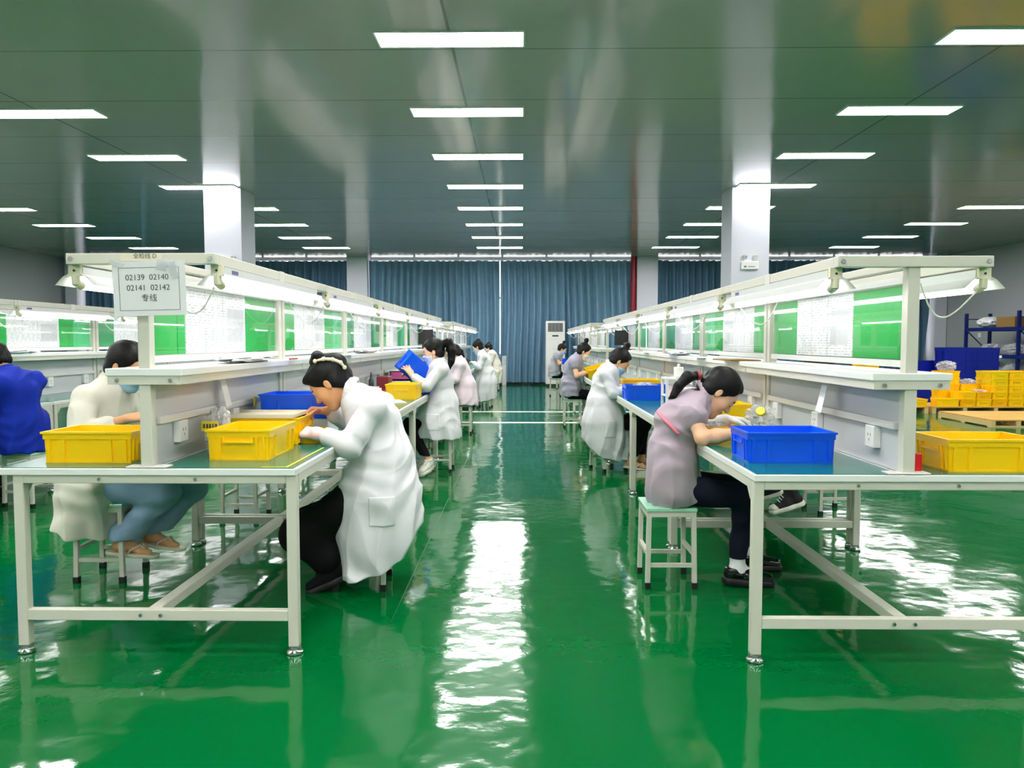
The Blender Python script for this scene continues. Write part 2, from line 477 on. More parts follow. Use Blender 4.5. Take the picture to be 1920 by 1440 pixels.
for i, (a, c, d, l) in enumerate(cur):
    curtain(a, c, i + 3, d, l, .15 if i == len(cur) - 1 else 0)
for i, (x0, x1) in enumerate(bays):
    b = MB(); b.cyl((x0, BACK_Y - .17, 3.748), (x1, BACK_Y - .17, 3.748), .014, n=8)
    for k in range(12):
        x = x0 + (k + .5) * (x1 - x0) / 12
        b.box(x - .006, x + .006, BACK_Y - .17, BACK_Y + .01, 3.755, 3.767)
    tag(b.build('curtain_rod', 'steel'), 'thin curtain rod in the %s window bay' % ('left', 'middle', 'right')[i], 'curtain rod', 'curtain rods along the back wall')

b = MB(); b.cyl((3.33, BACK_Y - .3, 0), (3.33, BACK_Y - .3, CEIL_Z), .085, n=20)
for z in (.5, 1.7, 2.9):
    b.cyl((3.33, BACK_Y - .3, z), (3.33, BACK_Y - .3, z + .07), .10, n=20)
tag(b.build('standpipe', 'pipe', smooth=True), 'dark red vertical pipe beside the right back column', 'pipe')

# ceiling lamps
def ceiling_lamp():
    r = empty('ceiling_lamp')
    b = MB()
    b.box(-.62, .62, -.165, -.15, -.014, 0); b.box(-.62, .62, .15, .165, -.014, 0); b.box(-.62, -.605, -.15, .15, -.014, 0); b.box(.605, .62, -.15, .15, -.014, 0)
    b.build('frame', 'white', r)
    b = MB(); b.box(-.605, .605, -.15, .15, -.010, -.002); b.build('diffuser', 'diffuser', r)
    freeze_kids(r)
    return r
proto = ceiling_lamp(); first = True
LAMPX = [(-9.95, 'far left row of the ceiling'), (-5.27, 'row over the left-hand benches'), (-.6, 'row over the central aisle'), (4.1, 'row over the right-hand bench side'), (8.85, 'far right row of the ceiling')]
LAMPY = [-7.6, -5.6, -3.55, -1.5, .5, 2.5, 4.5] + [6.54 + 2.035 * k for k in range(8)]
vis_from = {0: 11, 1: 8, 2: 7, 3: 7, 4: 11}
for ci, (x, row) in enumerate(LAMPX):
    for k, y in enumerate(LAMPY):
        o = proto if first else copy_tree(proto)
        first = False
        place(o, (x, y, CEIL_Z))
        j = k - vis_from[ci]
        if j >= 0:
            l = 'white rectangular ceiling lamp, %s from the front in the %s' % (('nearest' if j == 0 else ORD[j]), row)
        else:
            l = 'white rectangular ceiling lamp overhead, out of view above the %s' % row
        if ci == 2 and j >= 0:
            l = 'white rectangular ceiling lamp over the central aisle, %s in line from the front' % ORD[j]
        tag(o, l, 'ceiling lamp', 'rectangular ceiling lamps')
# ------------------------------------------------------------------ workbenches
BL = 1.76
def workbench(sheets, aisle):
    """double-sided bench module; aisle = +1 / -1: the side whose legs stand flush with the top"""
    r = empty('workbench')
    b = MB(); b.box(-.62, .62, 0, BL - .004, .752, .780); b.build('tabletop', 'top', r, bevel=.003)
    for s in (-1, 1):
        b = MB(); x0, x1 = sorted((s * .03, s * .608)); b.box(x0, x1, .010, BL - .012, .780, .7825); b.build('work_mat', 'mat_green', r)
    lx = {aisle: .618, -aisle: .562}
    for s in (-1, 1):
        for y in (.010, BL - .057):
            b = MB(); x0, x1 = sorted((s * (lx[s] - .043), s * lx[s])); b.box(x0, x1, y, y + .043, .034, .752)
            leg = b.build('leg', 'steel', r, bevel=.004)
            f = MB(); c = ((x0 + x1) / 2, y + .0215, 0)
            f.lathe([(.030, 0), (.034, .004), (.034, .011), (.028, .017), (.026, .022), (.026, .034)], c, 20)
            f.build('foot', 'chrome', leg, smooth=True)
    xa, xb = sorted((-(lx[-1] - .043), lx[1] - .043))
    # upper rails under the top, lower rails
    for y, d in ((.010, -1), (BL - .050, 1)):
        ye = y if d < 0 else y + .036
        b = MB(); b.box(xa, xb, y, y + .036, .717, .752)
        o = b.build('end_rail', 'steel', r, bevel=.003)
        bo = MB()
        for x in (-.20, .20):
            bo.cyl((x, ye, .735), (x, ye + d * .006, .735), .008, .006, 12)
        bo.build('bolt', 'chrome', o, smooth=True)
        b = MB(); b.box(xa, xb, y, y + .036, .143, .188)
        o = b.build('lower_rail', 'steel', r, bevel=.003)
        bo = MB()
        for x in (-.042, .042):
            bo.cyl((x, ye, .166), (x, ye + d * .006, .166), .009, .007, 12)
        bo.build('bolt', 'chrome', o, smooth=True)
    for s in (-1, 1):
        b = MB(); x0, x1 = sorted((s * (lx[s] - .036), s * lx[s])); b.box(x0, x1, .053, BL - .057, .717, .752)
        for y, d in ((.053, 1), (BL - .057, -1)):
            b.hexa([(x0, y, .672), (x1, y, .672), (x1, y + d * .004, .672), (x0, y + d * .004, .672)][::d], [(x0, y, .719), (x1, y, .719), (x1, y + d * .05, .719), (x0, y + d * .05, .719)][::d])
        b.build('side_rail', 'steel', r)
    b = MB(); b.box(-.025, .025, .046, BL - .050, .143, .188); b.build('stretcher', 'steel', r, bevel=.004)
    # uprights and the back structure
    for y in (.010, BL - .058):
        b = MB(); b.box(-.024, .024, y, y + .048, .7825, 1.612)
        p = b.build('post', 'steel', r, bevel=.003)
        g = MB(); g.box(-.085, .085, y - .008, y + .056, .7825, .7885); g.build('base_plate', 'alu', p, bevel=.002)
    b = MB(); b.box(-.012, .012, .058, BL - .058, .7835, 1.125); b.build('partition_board', 'board', r)
    for s in (-1, 1):
        b = MB(); x0, x1 = sorted((s * .012, s * .034)); b.box(x0, x1, .075, BL - .065, .955, .986); b.build('cable_trunking', 'alu', r, bevel=.002)
        for y in (.27, .90, 1.52):
            b = MB(); x0, x1 = sorted((s * .0122, s * .045)); b.box(x0, x1, y - .042, y + .042, .858, .953)
            so = b.build('power_socket', 'white', r, bevel=.004)
            q = MB(); xs = s * .0455
            for dy, dz in ((-.012, .008), (.012, .008), (0, -.014)):
                q.box(*sorted((xs, xs - s * .003)), y + dy - .002, y + dy + .002, .905 + dz - .006, .905 + dz + .006)
            q.build('socket_slot', 'darkgrey', so)
    b = MB(); b.box(-.158, .158, 0, BL - .004, 1.160, 1.190); b.build('shelf', 'top', r, bevel=.003)
    b = MB(); b.box(-.150, -.108, .004, BL - .008, 1.125, 1.160); b.box(.108, .150, .004, BL - .008, 1.125, 1.160)
    b.box(-.108, .108, .004, .044, 1.125, 1.160); b.box(-.108, .108, BL - .048, BL - .008, 1.125, 1.160)
    sf = b.build('shelf_frame', 'steel', r)
    bo = MB()
    for x in (-.11, .11):
        bo.cyl((x, .004, 1.142), (x, -.004, 1.142), .009, .007, 12)
    bo.build('bolt', 'chrome', sf, smooth=True)
    # display board with sheets behind clear acrylic
    b = MB(); b.box(-.014, .014, .058, BL - .058, 1.212, 1.240); b.box(-.014, .014, .058, BL - .058, 1.552, 1.580)
    db = b.build('display_board', 'top', r)
    for s in (-1, 1):
        b = MB(); b.box(*sorted((s * .010, s * .0125)), .06, BL - .06, 1.240, 1.552); b.build('acrylic_sheet', 'acrylic', db)
    for kind, y0, y1 in sheets:
        y0, y1 = (.062 + (v - .06) * (BL - .124) / 1.68 for v in (y0, y1))
        b = MB(); b.box(-.0035, .0035, y0, y1, 1.244, 1.548 if kind != 'picture' else 1.50)
        nm = {'green': 'green_sheet', 'green2': 'green_sheet', 'green3': 'green_sheet'}.get(kind, 'document_sheet')
        o = b.build(nm, kind, db)
        if kind.startswith('green'): o['label'] = 'bright green sheet'
        if kind == 'paper2':
            for s in (-1, 1):
                b = MB(); b.box(*sorted((s * .0036, s * .0042)), y0 + .05, y1 - .03, 1.30, 1.47); b.build('diagram', 'picture', db)
    # top frame carrying the lamps
    b = MB()
    b.box(-.305, .305, 0, .045, 1.612, 1.656); b.box(-.305, .305, BL - .049, BL - .004, 1.612, 1.656)
    for s in (-1, 1):
        x0, x1 = sorted((s * .265, s * .305)); b.box(x0, x1, .045, BL - .049, 1.612, 1.656)
    b.box(-.024, .024, .045, BL - .049, 1.612, 1.645)
    tf = b.build('top_frame', 'steel', r, bevel=.003)
    bo = MB()
    for x in (-.285, .285):
        bo.cyl((x, 0, 1.634), (x, -.006, 1.634), .010, .008, 12)
    bo.build('bolt', 'chrome', tf, smooth=True)
    for s in (-1, 1):
        b = MB(); x = s * .3055; b.box(*sorted((x, x + s * .004)), .83, .90, 1.600, 1.658); b.build('joint_plate', 'alu', tf)
    freeze_kids(r)
    return r

def batten_lamp():
    """hooded tube lamp hanging below a frame beam; origin at its top, x across, y along"""
    r = empty('hanging_lamp')
    L0, L1 = .04, 1.50
    b = MB()
    prof = [(-.080, -.080), (-.046, -.046), (-.026, -.036), (.026, -.036), (.046, -.046), (.080, -.080)]
    for (xa, za), (xb, zb) in zip(prof[:-1], prof[1:]):
        t = .002
        b.hexa([(xa, L0, za - t), (xb, L0, zb - t), (xb, L1, zb - t), (xa, L1, za - t)], [(xa, L0, za), (xb, L0, zb), (xb, L1, zb), (xa, L1, za)])
    b.box(-.026, .026, L0 + .02, L1 - .02, -.036, -.006)
    b.build('hood', 'hood', r)
    b = MB(); b.cyl((0, L0 + .05, -.082), (0, L1 - .05, -.082), .015, n=12); b.build('tube', 'tube', r)
    for y, d in ((L0, 1), (L1, -1)):
        b = MB(); b.box(-.024, .024, min(y, y + d * .02), max(y, y + d * .02), -.044, 0)
        b.cyl((0, y + d * .012, -.070), (0, y + d * .052, -.082), .0175, n=12)
        b.cyl((0, y + d * .01, -.04), (0, y + d * .014, -.078), .016, n=12)
        e = b.build('end_bracket', 'cream', r, bevel=0)
        q = MB(); q.cyl((0, y, -.022), (0, y - d * .002, -.022), .005, n=10); q.build('cable_hole', 'black', e)
    b = MB(); b.box(.026, .0275, L0 + .10, L0 + .17, -.030, -.014); b.build('sticker', 'sticker', r)
    b = MB(); pts = []
    for i in range(15):
        t = i / 14
        pts.append((-.02 - .225 * t, L0 + .02 + .05 * math.sin(math.pi * t), -.09 + .03 * t - .12 * math.sin(math.pi * t)))
    b.tube(pts, .0035, 6); b.build('cable', 'white', r, smooth='all')
    freeze_kids(r)
    return r

S_A = [('green', .075, .315), ('green', .322, .40), ('paper', .41, .63), ('paper', .64, .86), ('paper2', .87, 1.19), ('green', 1.2, 1.72)]
S_B = [('green', .075, .33), ('paper', .34, .56), ('paper', .57, .79), ('paper2', .80, 1.15), ('green', 1.16, 1.40), ('green3', 1.41, 1.72)]
S_C = [('green2', .075, .42), ('paper', .43, .66), ('paper', .67, .92), ('paper2', .93, 1.25), ('green2', 1.26, 1.72)]
S_D = [('paper', .08, .30), ('paper2', .32, .62), ('paper', .66, .88), ('plain', .95, 1.20), ('paper', 1.26, 1.48)]
S_R = [('green', .075, .565), ('paper2', .575, .87), ('paper', .88, 1.09), ('paper', 1.10, 1.32), ('green', 1.33, 1.72)]
protos = {}
def bench(kind, aisle):
    if (kind, aisle) not in protos:
        protos[kind, aisle] = workbench(dict(A=S_A, B=S_B, C=S_C, D=S_D, R=S_R)[kind], aisle); return protos[kind, aisle]
    return copy_tree(protos[kind, aisle])
lamp_proto = None
LX, RX, FX = -1.551, 1.55, -4.70
LS, RS = 1.007, .994       # the left rows stand a little higher on their levelling feet
rows = [('left aisle row', LX, 3.12, 14.0, 'ABCBC', 'DDDD', 1, LS), ('right aisle row', RX, 3.064, 14.0, 'RBCBC', 'CDDD', -1, RS), ('far left row', FX, 3.10, 14.1, 'AABCB', 'DDDD', 1, LS)]
LAMPDX = .295
for rname, x, y0, y1, k1, k2, aisle, sc in rows:
    seq = [(y0 + BL * i, k) for i, k in enumerate(k1)] + [(y1 + BL * i, k) for i, k in enumerate(k2)]
    for i, (y, k) in enumerate(seq):
        o = place(bench(k, aisle), (x, y, 0)); o.scale = (1, 1, sc)
        what = {'A': 'two green end sheets', 'B': 'green and pale green sheets', 'C': 'darker green sheets', 'D': 'white papers only', 'R': 'a wide green sheet'}[k]
        tag(o, 'steel workbench with %s, %s in the %s' % (what, 'nearest' if i == 0 else ORD[i] + ' from front', rname), 'workbench', 'steel workbenches in rows')
        for s, side in ((-1, 'left side'), (1, 'right side')):
            if lamp_proto is None:
                lamp_proto = batten_lamp(); l = lamp_proto
            else:
                l = copy_tree(lamp_proto)
            place(l, (x + s * LAMPDX, y, 1.612 * sc))
            if s < 0:   # cable runs to the post: mirror by turning the lamp round
                l.rotation_euler = (0, 0, math.pi); l.location.y = y + 1.54
            tag(l, 'hooded tube lamp on the %s of the %s bench, %s' % (side, 'nearest' if i == 0 else ORD[i], rname), 'lamp', 'hooded tube lamps over the benches')
# ------------------------------------------------------------------ people: smooth-blended implicit bodies
class Frame:
    """rigid frame: origin o, columns of A are its axes in person space"""
    def __init__(s, o=(0, 0, 0), A=None):
        s.o = np.array(o, float); s.A = np.eye(3) if A is None else np.array(A, float)
    def p(s, q):
        return s.o + s.A @ np.array(q, float)
    def inv(s, P):
        return (P - s.o) @ s.A

IDF = Frame()

class Field:
    def __init__(s, lo, hi, h):
        s.lo = np.array(lo, float); s.h = h
        s.n = np.maximum(8, np.ceil((np.array(hi) - s.lo) / h).astype(int) + 1)
        s.F = np.full(s.n, 0.2, np.float32)
    def _win(s, lo, hi):
        i0 = np.clip(np.floor((lo - s.lo) / s.h).astype(int), 0, s.n - 1)
        i1 = np.clip(np.ceil((hi - s.lo) / s.h).astype(int) + 1, 1, s.n)
        if np.any(i1 <= i0): return None
        sl = tuple(slice(a, b) for a, b in zip(i0, i1))
        g = [(s.lo[k] + s.h * np.arange(i0[k], i1[k])).astype(np.float32) for k in range(3)]
        return sl, g[0][:, None, None], g[1][None, :, None], g[2][None, None, :]
    def _put(s, sl, d, k, op):
        f = s.F[sl]
        if op == 'add':
            h = np.maximum(k - np.abs(f - d), 0) / k
            s.F[sl] = np.minimum(f, d) - h * h * k * 0.25
        else:
            h = np.maximum(k - np.abs(f + d), 0) / k
            s.F[sl] = np.maximum(f, -d) + h * h * k * 0.25
    def rc(s, a, b, ra, rb=None, k=0.02, sc=(1, 1, 1), fr=IDF, op='add'):
        """tapering capsule; sc stretches its section along the frame's axes"""
        rb = ra if rb is None else rb
        a = np.array(a, float); b = np.array(b, float); sc = np.array(sc, float)
        rm = max(ra, rb) * max(1.0, sc.max()) + k + 2.5 * s.h
        if fr is IDF:
            lo = np.minimum(a, b) - rm; hi = np.maximum(a, b) + rm
        else:
            pa = fr.p(a); pb = fr.p(b); lo = np.minimum(pa, pb) - rm; hi = np.maximum(pa, pb) + rm
        w = s._win(lo, hi)
        if w is None: return s
        sl, X, Y, Z = w
        if fr is not IDF:
            X, Y, Z = X - fr.o[0], Y - fr.o[1], Z - fr.o[2]
            A = fr.A
            X, Y, Z = (A[0, 0] * X + A[1, 0] * Y + A[2, 0] * Z, A[0, 1] * X + A[1, 1] * Y + A[2, 1] * Z, A[0, 2] * X + A[1, 2] * Y + A[2, 2] * Z)
        ab = (b - a) / sc
        px, py, pz = (X - a[0]) / sc[0], (Y - a[1]) / sc[1], (Z - a[2]) / sc[2]
        L = float(ab @ ab)
        t = np.clip((px * ab[0] + py * ab[1] + pz * ab[2]) / max(L, 1e-9), 0, 1)
        d = np.sqrt((px - t * ab[0]) ** 2 + (py - t * ab[1]) ** 2 + (pz - t * ab[2]) ** 2) - (ra + t * (rb - ra))
        if sc.min() < 1: d = d * sc.min()
        s._put(sl, d.astype(np.float32), max(k, 1e-4), op)
        return s
    def el(s, c, r, k=0.02, fr=IDF, op='add'):
        m = max(r)
        return s.rc(c, c, m, m, k, tuple(v / m for v in r), fr, op)
    def chain(s, pts, rad, k=0.02, sc=(1, 1, 1), fr=IDF):
        for i in range(len(pts) - 1):
            s.rc(pts[i], pts[i + 1], rad[i], rad[i + 1], k, sc, fr)
        return s
    def grid(s):
        g = [(s.lo[k] + s.h * np.arange(s.n[k])).astype(np.float32) for k in range(3)]
        return g[0][:, None, None], g[1][None, :, None], g[2][None, None, :]
    def clip(s, G, k=0.0):
        """keep where G < 0"""
        if k:
            h = np.maximum(k - np.abs(s.F - G), 0) / k
            s.F = np.maximum(s.F, G) + h * h * k * 0.25
        else:
            s.F = np.maximum(s.F, G)
        return s

def nets(F, lo, h):
    S = F < 0
    a = S.astype(np.uint8)
    c = (a[:-1, :-1, :-1] + a[1:, :-1, :-1] + a[:-1, 1:, :-1] + a[1:, 1:, :-1] + a[:-1, :-1, 1:] + a[1:, :-1, 1:] + a[:-1, 1:, 1:] + a[1:, 1:, 1:])
    idx = np.argwhere((c > 0) & (c < 8))
    ids = np.full(c.shape, -1, np.int32); ids[tuple(idx.T)] = np.arange(len(idx))
    offs = [(i, j, k) for i in (0, 1) for j in (0, 1) for k in (0, 1)]
    V = {o: F[idx[:, 0] + o[0], idx[:, 1] + o[1], idx[:, 2] + o[2]] for o in offs}
    pos = np.zeros((len(idx), 3)); cnt = np.zeros(len(idx))
    for o in offs:
        for ax in range(3):
            if o[ax] == 0:
                q = list(o); q[ax] = 1; q = tuple(q)
                m = (V[o] < 0) != (V[q] < 0)
                t = V[o][m] / (V[o][m] - V[q][m])
                pos[m] += np.array(o, float); pos[m, ax] += t; cnt[m] += 1
    P = lo + h * (idx + pos / cnt[:, None])
    faces = []
    for ax in range(3):
        sa = [slice(None)] * 3; sb = [slice(None)] * 3
        sa[ax] = slice(0, -1); sb[ax] = slice(1, None)
        A_, B_ = S[tuple(sa)], S[tuple(sb)]
        u, v = (ax + 1) % 3, (ax + 2) % 3
        for flip in (False, True):
            e = np.argwhere((~A_ & B_) if flip else (A_ & ~B_))
            e = e[(e[:, u] > 0) & (e[:, v] > 0) & (e[:, u] < c.shape[u]) & (e[:, v] < c.shape[v])]
            if not len(e): continue
            def cell(du, dv):
                q = e.copy(); q[:, u] += du; q[:, v] += dv
                return ids[tuple(q.T)]
            f = np.stack([cell(-1, -1), cell(0, -1), cell(0, 0), cell(-1, 0)], 1)
            if flip: f = f[:, ::-1]
            faces.append(f)
    Fc = np.concatenate(faces) if faces else np.zeros((0, 4), int)
    return P, Fc[(Fc >= 0).all(1)]

def np_mesh(name, P, Fc, mats, parent=None, midx=None):
    me = bpy.data.meshes.new(name)
    me.vertices.add(len(P)); me.vertices.foreach_set('co', np.ascontiguousarray(P, np.float32).ravel())
    me.loops.add(Fc.size); me.loops.foreach_set('vertex_index', np.ascontiguousarray(Fc, np.int32).ravel())
    me.polygons.add(len(Fc)); me.polygons.foreach_set('loop_start', np.arange(0, Fc.size, 4, dtype=np.int32))
    me.polygons.foreach_set('loop_total', np.full(len(Fc), 4, np.int32))
    for m in mats: me.materials.append(M[m])
    if midx is not None: me.polygons.foreach_set('material_index', np.ascontiguousarray(midx, np.int32))
    me.update(calc_edges=True); me.validate(); me.shade_smooth()
    o = bpy.data.objects.new(name, me); COL.objects.link(o)
    if parent: o.parent = parent
    return o

def field_mesh(name, f, mat_name, parent, smooth=1):
    P, Fc = nets(f.F, f.lo, f.h)
    return np_mesh(name, P, Fc, [mat_name], parent)

def unit(v):
    v = np.array(v, float); return v / np.linalg.norm(v)

def seated(lean=0.0, side=1):
    """default joints of a seated worker facing +x; +y is the person's left"""
    J = dict(pelvis=(0, 0, .53), waist=(-.03, 0, .70), chest=(.03, 0, .88), neck=(.09, 0, 1.03), head=(.17, 0, 1.115), pitch=35, yaw=0, roll=0,
             shL=(.02, .165, .97), elL=(.08, .235, .78), wrL=(.27, .12, .84), hdL=(1, -.15, -.1), nL=(0, .25, 1), curlL=(35, 40, 30),
             shR=(.02, -.165, .97), elR=(.08, -.235, .78), wrR=(.27, -.12, .84), hdR=(1, .15, -.1), nR=(0, -.25, 1), curlR=(35, 40, 30),
             hipL=(.0, .09, .52), knL=(.38, .10, .48), anL=(.31, .10, .10), hipR=(.0, -.09, .52), knR=(.38, -.10, .48), anR=(.31, -.10, .10),
             ftL=(1, .1, -.12), ftR=(1, -.1, -.12))
    return J

def head_frame(J):
    p, y, r = R(J['pitch']), R(J['yaw']), R(J.get('roll', 0))
    Rm = Matrix.Rotation(y, 3, 'Z') @ Matrix.Rotation(p, 3, 'Y') @ Matrix.Rotation(r, 3, 'X')
    return Frame(J['head'], np.array(Rm) * J.get('hs', .95))

def head_rc(f, fr, a, b, ra, rb, k=.02, sc=(1, 1, 1), op='add'):
    f.rc(a, b, ra, rb, k, sc, fr, op)

def cranium(f, fr, g=0.0, k=.02):
    # frame axes are scaled by hs; distances stay close enough
    f.el((-.012, 0, .036), (.094 + g, .074 + g, .084 + g), k, fr)

def build_head(f, fr):
    cranium(f, fr)
    f.rc((.030, 0, -.005), (.040, 0, -.062), .062, .046, .03, (1, 1.02, 1), fr)
    for s in (-1, 1):
        f.rc((-.012, s * .050, -.050), (.058, s * .016, -.104), .018, .017, .035, fr=fr)
        f.el((.050, s * .040, -.030), (.026, .022, .026), .03, fr)          # cheek
    f.el((.066, 0, -.104), (.019, .022, .017), .022, fr)                     # chin
    f.rc((.074, -.022, .026), (.074, .022, .026), .014, .014, .022, fr=fr)   # brow
    for s in (-1, 1):
        f.el((.098, s * .031, .002), (.016, .018, .011), .014, fr, op='sub')
    f.rc((.080, 0, .010), (.104, 0, -.030), .008, .0115, .014, fr=fr)        # nose
    for s in (-1, 1):
        f.el((.094, s * .011, -.033), (.010, .008, .008), .008, fr)
        f.el((.077, s * .031, .000), (.0125, .0150, .0105), .004, fr)        # closed lid
    f.el((.083, 0, -.058), (.013, .023, .006), .006, fr)                     # lips
    f.el((.081, 0, -.070), (.012, .020, .0065), .005, fr)
    for s in (-1, 1):                                                        # ears
        f.el((-.010, s * .076, -.006), (.017, .009, .030), .006, fr)
        f.el((-.004, s * .086, -.002), (.008, .007, .016), .004, fr, op='sub')

def hand(f, w, d, n, left, curl, g=0.0, fingers=True, sc=1.0, spread=0.0):
    """five-fingered hand: wrist w, finger direction d, back-of-hand normal n"""
    d = unit(d); n = unit(np.array(n) - d * np.dot(n, d)); t = np.cross(n, d)
    if left: t = -t
    w = np.array(w, float)
    P = lambda x, y, z: w + (d * x + t * y + n * z) * sc
    ys = (.027, .009, -.009, -.026)
    for y in ys:
        f.rc(P(.0, y * .45, 0), P(.080, y, .002), (.015 + g) * sc, (.0115 + g) * sc, .012)
    if not fingers: return
    lens = (.070, .078, .072, .056)
    tips = []
    for q, (y, Ln) in enumerate(zip(ys, lens)):
        a = 0; p = P(.082, y, .002); yy = y
        for sfrac, c, r0, r1 in ((.44, curl[0], .0098, .0088), (.31, curl[1], .0088, .0080), (.25, curl[2], .0080, .0068)):
            a += R(c * (1 + .10 * q))
            u = (d * math.cos(a) - n * math.sin(a)) + t * (spread * (1.5 - q) * .2)
            u = u / np.linalg.norm(u)
            b = p + u * Ln * sfrac * sc
            f.rc(p, b, (r0 + g) * sc, (r1 + g) * sc, .004); p = b
        tips.append(p)
    a0 = P(.022, .022, -.006); a1 = P(.050, .046, -.018); a2 = P(.078, .048, -.030); a3 = P(.098, .040, -.040)
    f.rc(a0, a1, (.0145 + g) * sc, (.0115 + g) * sc, .012); f.rc(a1, a2, (.0110 + g) * sc, (.0098 + g) * sc, .005); f.rc(a2, a3, (.0096 + g) * sc, (.0080 + g) * sc, .004)
    return tips

def torso(f, J, g, sy=1.38, k=.05):
    f.chain([J['pelvis'], J['waist'], J['chest']], [.108 + g, .088 + g, .100 + g], k, (1, sy, 1))
    mid = tuple(np.array(J['chest']) * .35 + np.array(J['neck']) * .65)
    f.rc(J['chest'], mid, .100 + g, .066 + g, k, (1, sy * .95, 1))
    for s in 'LR':
        f.rc(mid, J['sh' + s], .058 + g, .050 + g, .05)

def legs(f, J, g, k=.03, to_ankle=True, flare=None, r=(.080, .058, .052, .038)):
    for s in 'LR':
        f.rc(J['hip' + s], J['kn' + s], r[0] + g, r[1] + g, k)
        an = np.array(J['an' + s], float); kn = np.array(J['kn' + s], float)
        if flare:
            m = kn * .45 + an * .55
            f.rc(kn, m, r[1] + g - .004, r[2] + g, k); e = kn * .06 + an * .94; f.rc(m, e, r[2] + g, flare, k)
        else:
            f.rc(kn, an, r[2] + g, r[3] + g, k)

def ridge(a):
    return 1 - 1.5 * np.abs(np.sin(a))

def wrinkle(X, Y, Z, A=.004, s=0.0):
    w = 1.3 * np.sin(6 * X + 8 * Y + s) + .9 * np.sin(9 * Z - 5 * Y + 2 * s)
    m1 = .5 + .5 * np.sin(7 * X - 6 * Z + 4 * Y + s)
    m2 = .5 + .5 * np.sin(8 * Z + 5 * X - 7 * Y + 1.7 * s)
    return -A * (m1 * ridge(13 * Z + 9 * X + 1.6 * w) + m2 * .8 * ridge(10 * X - 15 * Z + 5 * Y - 1.4 * w + 1) + .35 * np.sin(40 * Z + 26 * Y + 4 * w))

